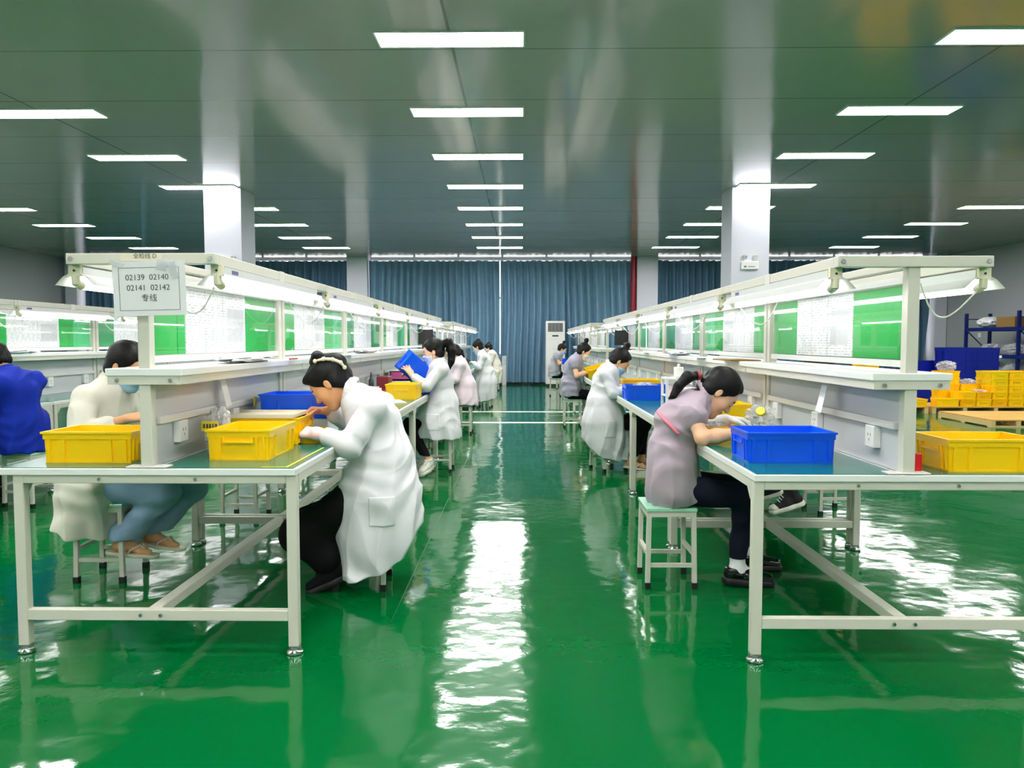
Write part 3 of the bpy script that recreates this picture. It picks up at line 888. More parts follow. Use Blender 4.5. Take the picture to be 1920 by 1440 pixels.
def person(label, loc, rot, J, cfg, h=.005, group=None):
    h0 = h
    skinm = cfg.get('skin', 'skin')
    fr = head_frame(J)
    pts = np.array([J[k] for k in J if isinstance(J[k], tuple) and len(J[k]) == 3 and k[:2] not in ('hd', 'ft', 'cu') and k[0] != 'n' or k == 'neck'], float)
    lo = pts.min(0) - .24; hi = pts.max(0) + .24
    lo[2] = max(lo[2], -.02)
    # ---- body
    f = Field(lo, hi, h)
    torso(f, J, -.012)
    up = fr.p((-.028, 0, -.055))
    f.rc(np.array(J['neck']) - np.array((0, 0, .03)), up, .054, .046, .03)
    build_head(f, fr)
    for s in 'LR':
        el, wr, sh = (np.array(J[q + s], float) for q in ('el', 'wr', 'sh'))
        f.rc(sh, el, .042, .036, .03); m = el * .65 + wr * .35
        f.rc(el, m, .037, .037, .02); f.rc(m, wr, .037, .0245, .02)
        hand(f, wr, J['hd' + s], J['n' + s], s == 'L', J['curl' + s], spread=J.get('spread' + s, 0))
    legs(f, J, -.012)
    for s in 'LR':
        an = np.array(J['an' + s], float); d = unit(J['ft' + s]); sd_ = unit(np.cross((0, 0, 1), d)); sf = Frame(an, np.stack([d, sd_, np.cross(d, sd_)], 1))
        z = .006 if cfg.get('shoes') else 0
        f.rc((0, 0, 0), (-.022, 0, -.045), .036 - z, .030 - z, .02, fr=sf)
        f.rc((0, 0, -.035), (.11, 0, -.060), .034 - z, .022 - z, .02, (1, 1.1, 1), sf)
        f.rc((.11, 0, -.062), (.150, 0, -.066), .020 - z, .015 - z, .015, (1, 1.5, 1), sf)
    f.clip(.003 - f.grid()[2])
    P, Fc = nets(f.F, f.lo, h)
    # painted lips, lashes and brows (skin marks)
    C = fr.inv(P[Fc].mean(1)) / (J.get('hs', .95) ** 2)
    mi = np.zeros(len(Fc), int)
    front = C[:, 0] > .055
    lip = front & (np.abs(C[:, 1]) < .024) & (((np.abs(C[:, 2] + .058) < .0062) | (np.abs(C[:, 2] + .070) < .0065)) & (C[:, 0] > .078))
    brow = front & (np.abs(np.abs(C[:, 1]) - .030) < .018) & (np.abs(C[:, 2] - .0265 + .12 * np.maximum(np.abs(C[:, 1]) - .028, 0)) < .0042) & (C[:, 0] > .06)
    lash = front & (np.abs(np.abs(C[:, 1]) - .031) < .015) & (np.abs(C[:, 2] + .0075) < .0028) & (C[:, 0] > .07)
    mi[lip] = 1; mi[brow | lash] = 2
    body = np_mesh('person', P, Fc, [skinm, 'lips', 'lash'], None, mi)
    body.location = loc; body.rotation_euler = (0, 0, R(rot))
    tag(body, label, 'person', group)
    # ---- hair
    hf = Field(np.array(J['head']) - .30, np.array(J['head']) + .26, min(h, .006))
    cranium(hf, fr, .013)
    X, Y, Z = hf.grid()
    A = fr.A / (J.get('hs', .95) ** 2)
    hx = (X - fr.o[0]) * A[0, 0] + (Y - fr.o[1]) * A[1, 0] + (Z - fr.o[2]) * A[2, 0]
    hy = (X - fr.o[0]) * A[0, 1] + (Y - fr.o[1]) * A[1, 1] + (Z - fr.o[2]) * A[2, 1]
    hz = (X - fr.o[0]) * A[0, 2] + (Y - fr.o[1]) * A[1, 2] + (Z - fr.o[2]) * A[2, 2]
    hf.rc((-.045, -.03, -.03), (-.045, .03, -.03), .052, .052, .03, fr=fr)
    if cfg.get('fringe', 0):
        hf.rc((.055, -.03, .072), (.055, .03, .072), .036, .036, .03, fr=fr)
    line = -((-.74) * (hx - cfg.get('hl', .018)) + .67 * (hz - .004)) + .012 * np.cos(hy * 30)
    ear = .019 - np.sqrt(((hx + .008) * 1.25) ** 2 + ((hz + .010) * .75) ** 2)
    hf.clip(line.astype(np.float32), .012)
    hf.clip(np.where(np.abs(hy) > .055, ear, -1).astype(np.float32), .006)
    st = cfg.get('hair', 'bun')
    if st == 'bun':
        hf.el((-.062, 0, .125), (.036, .036, .032), .012, fr); hf.el((-.05, .012, .135), (.02, .03, .02), .006, fr)
    elif st == 'topbun':
        hf.rc((-.03, 0, .10), (-.035, 0, .175), .026, .030, .015, fr=fr); hf.el((-.05, .02, .165), (.024, .02, .02), .006, fr)
    elif st == 'clip':
        hf.rc((-.055, .0, .115), (-.10, .0, .05), .040, .050, .03, fr=fr); hf.rc((-.10, 0, .05), (-.085, 0, -.035), .050, .042, .03, fr=fr)
        hf.rc((-.02, -.02, .135), (-.06, .025, .135), .026, .036, .012, fr=fr); hf.rc((-.10, .0, -.02), (-.085, .028, -.05), .034, .022, .01, fr=fr)
    elif st == 'pony':
        q = [np.array(v, float) for v in cfg['pony']]
        rr = cfg.get('ponyr', (.020, .030, .026, .018, .006))
        hf.chain(q, rr, .012)
    hf.F += (.0016 * np.sin(95 * hy + 28 * hx + 5 * np.sin(19 * hz)) + .0011 * np.sin(170 * hy - 40 * hz)).astype(np.float32)
    field_mesh('hair', hf, 'hair', body)
    if st == 'pony':
        b = MB(); q0 = np.array(cfg['pony'][0]); q1 = np.array(cfg['pony'][1]); d = unit(q1 - q0)
        b.cyl(q0 - d * .008, q0 + d * .010, .026, .027, 14); b.build('hair_tie', cfg.get('tie', 'maroon'), body, smooth=True)
    if st == 'clip':
        b = MB()
        arc = [fr.p(v) for v in ((-.045, .062, .128), (-.085, .064, .105), (-.118, .060, .070), (-.136, .052, .030), (-.132, .046, -.002))]
        b.tube(arc, [.005, .008, .009, .009, .006], 8)
        for i, v in enumerate(arc):
            b.lathe([(.004, -.012), (.010, -.006), (.011, 0), (.008, .008), (.003, .011)], tuple(v), 10)
            b.tube([v, v + np.array((0, -.03, .012)), v + np.array((.01, -.055, -.004))], [.004, .004, .002], 6)
        b.build('hair_clip', 'cream', body, smooth='all')['label'] = 'cream claw clip'
    # ---- mask
    if cfg.get('mask'):
        mf = Field(np.array(J['head']) - .2, np.array(J['head']) + .2, min(h, .004) if h < .008 else .005)
        build_head(mf, fr); mf.F -= .005
        X, Y, Z = mf.grid()
        hx = (X - fr.o[0]) * A[0, 0] + (Y - fr.o[1]) * A[1, 0] + (Z - fr.o[2]) * A[2, 0]
        hy = (X - fr.o[0]) * A[0, 1] + (Y - fr.o[1]) * A[1, 1] + (Z - fr.o[2]) * A[2, 1]
        hz = (X - fr.o[0]) * A[0, 2] + (Y - fr.o[1]) * A[1, 2] + (Z - fr.o[2]) * A[2, 2]
        dz = cfg.get('maskdrop', 0)
        G = np.maximum(np.maximum(hz - (-.018 - dz - .25 * np.maximum(np.abs(hy) - .02, 0)), -.132 - hz), .022 - hx)
        mf.clip(G.astype(np.float32), .006)
        field_mesh('face_mask', mf, cfg['mask'], body)
        b = MB()
        for s in (-1, 1):
            for z0, z1 in ((-.03, .02), (-.10, -.035)):
                b.tube([fr.p((.03, s * .066, z0 - dz * .5)), fr.p((.008, s * .079, (z0 + z1) / 2)), fr.p((-.016, s * .086, z1 * .6))], .0018, 6)
        b.build('ear_loop', 'white', body, smooth='all')
    # ---- legs
    lo2, hi2 = lo.copy(), hi.copy()
    lw = cfg.get('legs', 'pants')
    lf = Field((lo[0], lo[1], max(lo[2], .0)), (hi[0], hi[1], .72), h)
    X, Y, Z = lf.grid()
    if lw == 'skirt':
        for s in 'LR':
            lf.rc(J['hip' + s], J['kn' + s], .115, .080, .08); kn = np.array(J['kn' + s]); an = np.array(J['an' + s])
            lf.rc(kn, kn * .25 + an * .75, .078, .095, .10)
        lf.rc(J['knL'], J['knR'], .07, .07, .06)
        lf.rc(J['pelvis'], J['pelvis'], .13, .13, .05, (1, 1.3, 1))
    else:
        g = {'pants': .006, 'jeans': .012}.get(lw, .004)
        lf.rc(J['pelvis'], (J['waist'][0] * .5 + J['pelvis'][0] * .5, 0, .60), .116, .104, .04, (1, 1.36, 1))
        legs(lf, J, g, .035, flare=cfg.get('flare'))
        cz = np.where(Y > 0, J['anL'][2], J['anR'][2]) + cfg.get('cuff', .02)
        lf.clip(np.where(Z < .40, cz - Z, -1).astype(np.float32))
    lf.F += wrinkle(X, Y, Z, .005, 1.0).astype(np.float32)
    lf.clip(np.maximum(Z - .66, -1).astype(np.float32))
    field_mesh({'skirt': 'skirt', 'jeans': 'jeans'}.get(lw, 'trousers'), lf, cfg.get('legmat', 'blackcloth'), body)
    # ---- shoes
    sh = cfg.get('shoes')
    if sh:
        for s in 'LR':
            an = np.array(J['an' + s], float); d = unit(J['ft' + s]); side = unit(np.cross((0, 0, 1), d)); upv = np.cross(d, side)
            sf = Frame(an, np.stack([d, side, upv], 1))
            q = Field(an - .26, an + .26, min(h, .005))
            top = {'sneaker': .0, 'hightop': .06, 'loafer': -.028, 'slip': -.02}[sh]
            q.rc((-.028, 0, -.050), (.06, 0, -.052), .041, .040, .02, (1, 1, 1), sf)
            q.rc((.06, 0, -.052), (.165, 0, -.064), .041, .031, .02, (1, 1.12, 1), sf)
            q.rc((-.012, 0, -.03), (.0, 0, top), .046, .044, .02, (1, 1, 1), sf)
            if sh == 'hightop': q.rc((.0, 0, .03), (.06, 0, -.02), .036, .036, .02, (1, 1, 1), sf)
            X, Y, Z = q.grid()
            lz = (X - an[0]) * upv[0] + (Y - an[1]) * upv[1] + (Z - an[2]) * upv[2]
            G = np.maximum(lz - top - .012, -.080 - lz)
            q.clip(G.astype(np.float32), .004)
            o = field_mesh('shoe', q, cfg.get('shoemat', 'patent'), body)
            u = Field(an - .26, an + .26, min(h, .005))
            thick = .110 if sh == 'loafer' else .104
            u.rc((-.03, 0, -.088), (.06, 0, -.088), .047, .047, .02, (1, 1, 1), sf); u.rc((.06, 0, -.088), (.168, 0, -.088), .047, .037, .02, (1, 1.1, 1), sf)
            X, Y, Z = u.grid(); lz = (X - an[0]) * upv[0] + (Y - an[1]) * upv[1] + (Z - an[2]) * upv[2]
            u.clip(np.maximum(lz + .068, -thick - lz).astype(np.float32), .004)
            field_mesh('sole', u, cfg.get('solemat', 'black'), o)
            if sh == 'hightop':
                tcap = Field(an - .26, an + .26, min(h, .005)); tcap.rc((.135, 0, -.062), (.166, 0, -.066), .0345, .034, .01, (1, 1.1, 1), sf)
                tcap.clip((-.078 - lz).astype(np.float32)); field_mesh('toe_cap', tcap, 'rubberwhite', o)
            if sh in ('hightop', 'sneaker'):
                b = MB()
                for i in range(5):
                    t = i / 4; x = .045 + .055 * t if sh == 'sneaker' else .036 + .075 * t; z = (.022 - .045 * t) if sh == 'hightop' else (-.006 - .018 * t)
                    zz = z + .006
                    b.tube([sf.p((x, -.026, zz - .006)), sf.p((x + .006, 0, zz + .012)), sf.p((x, .026, zz - .006))], .0032, 6)
                b.build('laces', 'sock', o, smooth='all')
            if sh == 'loafer':
                k = Field(an - .1, an + .12, min(h, .005))
                k.rc(an + np.array((0, 0, .05)), an + d * .005 + np.array((0, 0, -.03)), .040, .042, .01); k.rc(an + np.array((0, 0, -.03)), an + d * .06 + np.array((0, 0, -.05)), .040, .036, .02)
                field_mesh('sock', k, 'sock', body)
    if cfg.get('sandals'):
        for s in 'LR':
            an = np.array(J['an' + s], float); d = unit(J['ft' + s]); side = unit(np.cross((0, 0, 1), d)); upv = np.cross(d, side)
            sf = Frame(an, np.stack([d, side, upv], 1))
            u = Field(an - .26, an + .26, min(h, .005))
            u.rc((-.04, 0, -.085), (.06, 0, -.085), .040, .040, .02, (1, 1, 1), sf); u.rc((.06, 0, -.085), (.17, 0, -.085), .042, .036, .02, (1, 1.1, 1), sf)
            X, Y, Z = u.grid(); lz = (X - an[0]) * upv[0] + (Y - an[1]) * upv[1] + (Z - an[2]) * upv[2]
            u.clip(np.maximum(lz + .074, -.092 - lz).astype(np.float32), .004)
            o = field_mesh('sandal', u, cfg['sandals'], body)
            b = MB()
            b.tube([sf.p((.14, 0, -.060)), sf.p((.105, .018, -.026)), sf.p((.06, .040, -.055)), sf.p((.055, .042, -.076))], .005, 6)
            b.tube([sf.p((.14, 0, -.060)), sf.p((.105, -.018, -.026)), sf.p((.06, -.040, -.055)), sf.p((.055, -.042, -.076))], .005, 6)
            b.build('strap', 'rubberwhite', o, smooth='all')
    # ---- upper garment
    gm = cfg['top']; kind = cfg.get('kind', 'coat')
    glo, ghi = lo.copy(), hi.copy()
    ghi[2] = J['neck'][2] + .16
    glo[0] -= .06; ghi[0] += .05
    c = Field(glo, ghi, h)
    g = {'coat': .022, 'shirt': .014, 'uniform': .020}[kind] + cfg.get('loose', 0)
    torso(c, J, g, 1.32, .06)
    for s in 'LR':
        el, wr, shp = (np.array(J[q + s], float) for q in ('el', 'wr', 'sh'))
        cf = cfg.get('cuff' + s, cfg.get('sleeve', .75))
        if cf > 0:
            e = el * (1 - cf) + wr * cf
            c.rc(shp, el, .060 + cfg.get('loose', 0) * .5, .056 + cfg.get('puff', 0), .016); c.rc(el, e, .054 + cfg.get('puff', 0), cfg.get('cuffr', .046), .02)
            if cfg.get('rolled'): c.rc(e - (wr - el) * .06, e, .049, .050, .008)
        else:
            e = shp * (-cf) + el * (1 + cf)      # short sleeve ending at -cf of the upper arm from the elbow side
            c.rc(shp, e, .064, .070, .018)
    X, Y, Z = c.grid()
    if kind == 'coat':
        sk = cfg['skirt']                         # (x, z, rx, ry) rings from the hips down
        for (x0, z0, a0, b0), (x1, z1, a1, b1) in zip(sk[:-1], sk[1:]):
            c.rc((x0, 0, z0), (x1, 0, z1), a0, a1, .07, (1, (b0 + b1) / (a0 + a1), 1))
    elif kind == 'uniform' or kind == 'shirt':
        q = cfg.get('tail', [(0, .60, .125, .175), (.0, .50, .135, .19)])
        for (x0, z0, a0, b0), (x1, z1, a1, b1) in zip(q[:-1], q[1:]):
            c.rc((x0, 0, z0), (x1, 0, z1), a0, a1, .06, (1, (b0 + b1) / (a0 + a1), 1))
    # hanging folds and sleeve creases
    px = J['pelvis'][0]
    th = np.arctan2(Y, X - px + .02)
    drop = np.clip((.78 - Z) / .6, 0, 1)
    sd = cfg.get('seed', 0)
    c.F += (drop * (-.017 * ridge(4.5 * th + 1.1 * np.sin(5 * Z + sd) + sd) + .006 * np.sin(11 * th + 2.2 * np.sin(4 * Z + sd) + sd)) * np.clip((np.sqrt((X - px) ** 2 + Y ** 2) - .05) / .1, 0, 1)).astype(np.float32)
    c.F += wrinkle(X, Y, Z, cfg.get('wr', .0075), cfg.get('seed', 0)).astype(np.float32)
    hem = cfg['hem']
    hz_ = np.interp(X, [q[0] for q in hem], [q[1] for q in hem]) + .006 * np.sin(9 * th + cfg.get('seed', 0))
    c.clip(np.where(Z < .74, hz_ - Z, -1).astype(np.float32), .004)
    # open the inside below the seat so the cloth is a shell there
    zs = cfg.get('hollow', .43)
    c.F = np.where(Z < zs, np.maximum(c.F, -(c.F + .014)), c.F)
    # neckline: clear the neck and head
    cut = Field(glo, ghi, h)
    nk = np.array(J['neck'], float); dirn = unit(up - nk)
    cut.rc(nk - dirn * .02, nk + dirn * .2, .060, .075, .01)
    c.F = np.maximum(c.F, -cut.F)
    # collar: a band round the neck that opens at the throat
    side = np.array((0, 1, 0)); fwd = unit(np.cross(side, dirn))
    ring = []
    for i in range(-7, 8):
        a = math.pi + i / 7 * R(cfg.get('collar', 140))
        rr = .076
        lift = .016 * math.cos(i / 7 * 1.6)
        ring.append(nk + fwd * math.cos(a) * rr * .95 + side * math.sin(a) * rr - dirn * (-.004 - lift) - fwd * 0)
    if cfg.get('collar', 140):
        for dz in (0.0, .016, .030):
            q = [p + dirn * dz - (p - nk) * (.12 * dz / .03) for p in ring]
            c.chain(q, [.0095] * len(q), .012)
        for s, e, e2 in ((0, ring[0], ring[1]), (1, ring[-1], ring[-2])):
            c.rc(e, e + fwd * .045 - dirn * .075 + side * (-.012 if e[1] > 0 else .012), .011, .007, .012)
    o = field_mesh({'coat': 'coat', 'shirt': 'shirt', 'uniform': 'jacket'}[kind], c, gm, body)
    if cfg.get('pocket'):
        x0, x1, z0, z1, sy = cfg['pocket']
        c.F -= .005
        c.clip(np.maximum(np.maximum(np.maximum(x0 - X, X - x1), np.maximum(z0 - Z, Z - z1)), -sy * Y + .08).astype(np.float32), .004)
        field_mesh('pocket', c, gm, o)
    return body, fr
# ------------------------------------------------------------------ the workers
def J_(**kw):
    J = seated(); J.update(kw); return J

def coat_skirt(x0=.0, tail=-.0):
    return [(x0 + .0, .62, .15, .20), (x0 + .0, .48, .19, .225), (x0 + tail, .30, .195, .225), (x0 + tail, .10, .195, .22)]

# front woman at the left bench: white coat, black skirt, claw clip
J1 = J_(pelvis=(.0, 0, .53), waist=(-.055, 0, .71), chest=(.01, 0, .88), neck=(.105, 0, 1.035), head=(.244, 0, 1.085), pitch=44, hs=.99,
        shL=(-.02, .165, .965), elL=(.085, .245, .79), wrL=(.25, .195, .842), hdL=(1, -.35, .05), nL=(-.1, .5, .85), curlL=(30, 35, 25),
        shR=(.0, -.165, .965), elR=(.13, -.21, .835), wrR=(.275, -.08, .935), hdR=(.9, .25, .02), nR=(.05, -.45, .9), curlR=(42, 55, 40),
        hipL=(.04, .085, .52), knL=(.385, .095, .30), anL=(.20, .085, .15), hipR=(.04, -.085, .52), knR=(.385, -.095, .30), anR=(.20, -.085, .15), ftL=(.8, .1, -.35), ftR=(.8, -.1, -.35))
P1, fr1 = person('woman in white coat and black skirt with claw-clipped hair, leaning over the front left bench', (-.78, 4.05, 0), 180, J1,
       dict(top='coat', kind='coat', hair='clip', fringe=1, legs='skirt', legmat='blackcloth', shoes='slip', shoemat='blackcloth', skin='skin',
            cuffL=.62, cuffR=.72, cuffr=.052, puff=.012, rolled=True, loose=.003, collar=125, seed=.7, pocket=(-.14, -.01, .38, .53, 1),
            skirt=[(-.03, .66, .165, .20), (-.02, .50, .205, .235), (-.015, .30, .212, .235), (-.01, .03, .205, .23)],
            hem=[(-.30, .42), (-.22, .30), (-.16, .18), (-.02, .11), (.19, .055)]), h=.0045)
gf = Field((.15, .05, .70), (.42, .32, .95), .004)
hand(gf, J1['wrL'], J1['hdL'], J1['nL'], True, J1['curlL'], g=.0045, fingers=False)
gf.rc((.235, .200, .838), (.262, .193, .844), .034, .036, .01)
field_mesh('glove', gf, 'glove', P1)['label'] = 'pale pink fingerless glove'

# front woman at the right bench: mauve-grey short-sleeved shirt
J8 = J_(pelvis=(.0, 0, .53), waist=(-.01, 0, .70), chest=(.035, 0, .87), neck=(.145, 0, 1.005), head=(.246, -.0, 1.035), pitch=50, yaw=-4,
        shR=(.07, -.165, .93), elR=(.105, -.235, .815), wrR=(.325, -.20, .838), hdR=(1, .35, -.05), nR=(0, -.4, .9), curlR=(30, 40, 30),
        shL=(.08, .165, .93), elL=(.17, .22, .80), wrL=(.34, .16, .87), hdL=(1, -.2, -.1), nL=(0, .3, 1), curlL=(25, 35, 25),
        hipR=(.02, -.09, .52), knR=(.365, -.10, .485), anR=(.335, -.09, .115), hipL=(.02, .09, .52), knL=(.42, .11, .485), anL=(.47, .17, .115),
        ftR=(1, -.08, -.06), ftL=(1, .1, -.06))
P8, fr8 = person('woman in mauve-grey short-sleeved shirt with low ponytail and glasses, bent over the front right bench', (.82, 4.17, 0), 0, J8,
       dict(top='mauve', kind='shirt', hair='pony', pony=[(.135, 0, 1.125), (.075, -.015, 1.118), (.025, -.025, 1.07), (-.005, -.03, 1.02), (-.03, -.035, 1.0)],
            legs='pants', legmat='denim_dark', cuff=.035, shoes='loafer', shoemat='patent', solemat='black', skin='skin2', sleeve=-.88, loose=.005, collar=120, seed=2.1, wr=.0085,
            tail=[(.005, .62, .130, .18), (.01, .50, .140, .185)], hem=[(-.25, .425), (-.05, .41), (.10, .46), (.25, .55)], tie='maroon'), h=.0045)
sl = Field((.15, .05, .72), (.50, .34, .98), .004)
sl.rc((.20, .205, .822), (.325, .165, .864), .046, .036, .01); hand(sl, J8['wrL'], J8['hdL'], J8['nL'], True, J8['curlL'], g=.003)
field_mesh('glove', sl, 'sock', P8)['label'] = 'white glove and oversleeve'
b = MB()
for s in (-1, 1):
    c = [fr8.p((.104 + .004 * math.cos(t), s * .034 + .024 * math.cos(t), -.002 + .019 * math.sin(t))) for t in np.linspace(0, 2 * math.pi, 19)]
    b.tube(c, .0016, 6)
    b.tube([fr8.p((.104, s * .058, .004)), fr8.p((.05, s * .078, .010)), fr8.p((-.008, s * .082, .012))], .0016, 6)
b.tube([fr8.p((.106, -.010, .004)), fr8.p((.108, 0, .006)), fr8.p((.106, .010, .004))], .0016, 6)
b.build('glasses', 'cream', P8, smooth='all')
b = MB()
b.tube([(-.085, -.02, .930), (-.075, -.12, .905), (-.045, -.175, .872), (-.01, -.205, .83)], [.009, .010, .010, .008], 8)
b.build('ribbon', 'stripe', P8, smooth='all')['label'] = 'pink reflective strip on the shirt back'

# woman behind the sign post: white shirt coat, mask, pale jeans
J6 = J_(pelvis=(.0, 0, .53), waist=(-.045, 0, .72), chest=(-.02, 0, .92), neck=(.035, 0, 1.07), head=(.115, -.0, 1.175), pitch=24, yaw=-8,
        shR=(-.02, -.17, 1.01), elR=(.00, -.27, .815), wrR=(.225, -.225, .905), hdR=(1, .12, .12), nR=(-.1, -.55, .8), curlR=(25, 35, 25),
        shL=(-.01, .17, 1.01), elL=(.07, .24, .82), wrL=(.27, .12, .90), hdL=(1, -.25, .0), nL=(0, .4, .9), curlL=(30, 40, 30),
        hipR=(.02, -.09, .52), knR=(.365, -.10, .485), anR=(.10, -.075, .23), hipL=(.02, .09, .52), knL=(.43, .10, .48), anL=(.20, .07, .24),
        ftR=(1, .1, -.12), ftL=(1, -.1, -.12))
P6, fr6 = person('woman in off-white coat, face mask and pale jeans seated behind the front left sign post', (-2.30, 4.22, 0), 0, J6,
       dict(top='coat_cream', kind='coat', hair='plain', hl=.03, legs='jeans', legmat='denim', flare=.088, cuff=.0, sandals='cream', mask='mask', skin='skin', cuffR=.55, cuffL=.6, cuffr=.056, puff=.016, loose=.004, collar=110, seed=3.3,
            skirt=[(-.06, .66, .155, .20), (-.075, .50, .17, .22), (-.09, .28, .165, .22), (-.09, .2, .16, .21)],
            hem=[(-.3, .30), (-.12, .26), (.10, .235)]), h=.005)

# person in blue at the far-left bench
J7 = J_(neck=(.10, 0, 1.05), chest=(.02, 0, .90), head=(.19, 0, 1.17), pitch=30, shL=(.0, .18, .98), shR=(.0, -.18, .98), elL=(.06, .25, .80))
person('person in royal blue jacket with bun seen from behind at the far left edge', (-4.02, 6.05, 0), 172, J7,
       dict(top='royal', kind='uniform', hair='topbun', legs='pants', shoes='sneaker', shoemat='blackcloth', loose=.02, sleeve=.9, collar=120, seed=1.0,
            tail=[(-.03, .62, .165, .22), (-.03, .46, .185, .235)], hem=[(-.3, .435), (.2, .44)]), h=.006)

# ponytailed worker holding a blue tote up
J2 = J_(waist=(-.03, 0, .72), chest=(.0, 0, .93), neck=(.015, 0, 1.09), head=(.06, 0, 1.205), pitch=14,
        shL=(-.03, .17, 1.035), elL=(.10, .27, .875), wrL=(.245, .20, .965), hdL=(.55, -.1, .8), nL=(-.6, .75, .35), curlL=(8, 12, 10), spreadL=1.2,
        shR=(-.01, -.17, 1.035), elR=(.12, -.24, .86), wrR=(.28, -.10, .93), hdR=(.7, .3, .5), nR=(-.5, -.7, .5), curlR=(25, 30, 20),
        hipL=(.02, .10, .52), knL=(.28, .16, .46), anL=(.10, .21, .14), hipR=(.02, -.09, .52), knR=(.33, -.10, .46), anR=(.14, -.08, .12), ftL=(.25, .8, -.15), ftR=(.9, .2, -.1))
person('ponytailed woman in white coat and mask holding up a blue tote', (-.83, 7.72, 0), 180, J2,
       dict(top='coat', kind='coat', hair='pony', pony=[(-.02, .01, 1.29), (-.09, .01, 1.30), (-.125, .015, 1.22), (-.12, .02, 1.12), (-.10, .02, 1.03)], ponyr=(.03, .042, .045, .036, .012), tie='black',
            legs='pants', cuff=.05, shoes='sneaker', shoemat='rubberwhite', solemat='rubberwhite', mask='maskwhite', skin='skin2', sleeve=.82, loose=.005, collar=120, seed=4.0, wr=.0045, pocket=(-.02, .12, .44, .60, 1),
            skirt=[(-.02, .66, .165, .20), (.03, .50, .215, .235), (.03, .36, .225, .235), (.03, .2, .22, .23)], hem=[(-.3, .33), (.0, .345), (.25, .365)]), h=.0055)
# pinkish coat
J3 = J_(head=(.13, 0, 1.14), neck=(.06, 0, 1.04), pitch=30)
person('woman in pinkish white coat just behind the ponytailed woman', (-.85, 10.95, 0), 180, J3,
       dict(top='coat_pink', kind='coat', hair='pony', pony=[(.06, .0, 1.20), (.02, 0, 1.17), (.0, 0, 1.10), (-.01, 0, 1.05), (-.02, 0, 1.0)], tie='black', legs='pants', shoes='slip', shoemat='patent', mask='maskwhite', skin='skin2', seed=5, wr=.0045,
            loose=.012, skirt=[(-.03, .66, .165, .20), (-.0, .50, .20, .235), (.0, .36, .20, .235), (.0, .3, .20, .23)], hem=[(-.3, .40), (.0, .42), (.25, .44)]), h=.008)
# masked worker with a phone
J4 = J_(neck=(.07, 0, 1.08), chest=(.01, 0, .91), head=(.14, 0, 1.19), pitch=22, wrL=(.24, .08, .90), elL=(.06, .24, .80), shL=(.0, .175, 1.0), shR=(.0, -.175, 1.0), elR=(.08, -.23, .80), wrR=(.26, -.06, .89))
person('masked person in long white coat holding a phone near the far aisle end', (-.74, 15.2, 0), 172, J4,
       dict(top='coat', kind='coat', hair='bun', hl=.03, legs='pants', shoes='slip', shoemat='patent', mask='mask', skin='skin2', seed=6, wr=.0045, loose=.006,
            skirt=[(-.03, .66, .17, .20), (-.02, .50, .205, .235), (-.0, .30, .215, .235), (.0, .1, .21, .23)], hem=[(-.3, .20), (.0, .13), (.25, .14)]), h=.008)
b = MB(); b.box(-.037, .037, -.075, .075, -.004, .004)
o = b.build('mobile_phone', 'black', bevel=.002); o.location = (-1.08, 15.19, .925); o.rotation_euler = (R(20), R(-40), R(20))
tag(o, 'dark phone held by the masked worker near the far aisle end', 'phone')
J5 = J_(head=(.15, 0, 1.12), pitch=25)
person('masked worker in white coat with bun at the very far end of the left bench', (-.75, 20.5, 0), 180, J5,
       dict(top='coat_cream', kind='coat', hair='bun', legs='pants', shoes='slip', shoemat='patent', mask='mask', skin='skin2', seed=7, wr=.0045, loose=.012,
            skirt=[(-.03, .66, .165, .20), (-.02, .50, .20, .235), (-.0, .30, .20, .235), (.0, .1, .20, .23)], hem=[(-.3, .22), (.0, .17), (.25, .17)]), h=.009)
# right-hand bench, aisle side
J9 = J_(waist=(-.06, 0, .71), chest=(-.02, 0, .90), neck=(.025, 0, 1.045), head=(.115, 0, 1.105), pitch=38,
        shR=(-.03, -.165, .985), elR=(.03, -.235, .80), wrR=(.245, -.15, .83), shL=(-.02, .165, .985), elL=(.06, .23, .80), wrL=(.26, .10, .835),
        knR=(.36, -.10, .47), anR=(.24, -.09, .12), knL=(.38, .10, .47), anL=(.36, .06, .12), ftR=(.9, -.2, -.1), ftL=(.95, -.3, -.05))
person('woman in long white coat and blue mask with topknot at the right bench', (.87, 7.80, 0), 0, J9,
       dict(top='coat', kind='coat', hair='topbun', legs='pants', legmat='blackcloth', cuff=.03, sandals='cream', mask='mask', maskdrop=.012, skin='skin', sleeve=.80, loose=.005, collar=120, seed=8, wr=.0045, pocket=(-.06, .06, .36, .53, -1),
            skirt=[(-.04, .66, .17, .20), (-.035, .50, .21, .235), (-.02, .30, .215, .235), (-.0, .08, .205, .23)], hem=[(-.3, .38), (-.2, .26), (-.12, .18), (.02, .13), (.25, .11)]), h=.0055)
J10 = J_(neck=(.08, 0, 1.06), chest=(.0, 0, .90), head=(.17, 0, 1.15), pitch=26, shR=(.0, -.175, .99), elR=(.05, -.24, .80), wrR=(.27, -.16, .86), elL=(.08, .24, .80), wrL=(.28, .12, .87), anR=(.16, -.10, .16), anL=(.2, .1, .14), ftR=(.9, -.3, -.25))
person('masked woman in grey shirt with high bun holding a yellow tote at the right bench', (.77, 11.75, 0), 0, J10,
       dict(top='slate', kind='shirt', hair='topbun', legs='pants', legmat='blackcloth', shoes='sneaker', shoemat='rubberwhite', solemat='rubberwhite', mask='maskwhite', skin='skin2', sleeve=-.72, loose=.018, seed=9,
            tail=[(-.01, .62, .15, .20), (-.01, .48, .16, .205)], hem=[(-.25, .46), (.2, .50)]), h=.0075)
J11 = J_(head=(.16, 0, 1.12), pitch=28)
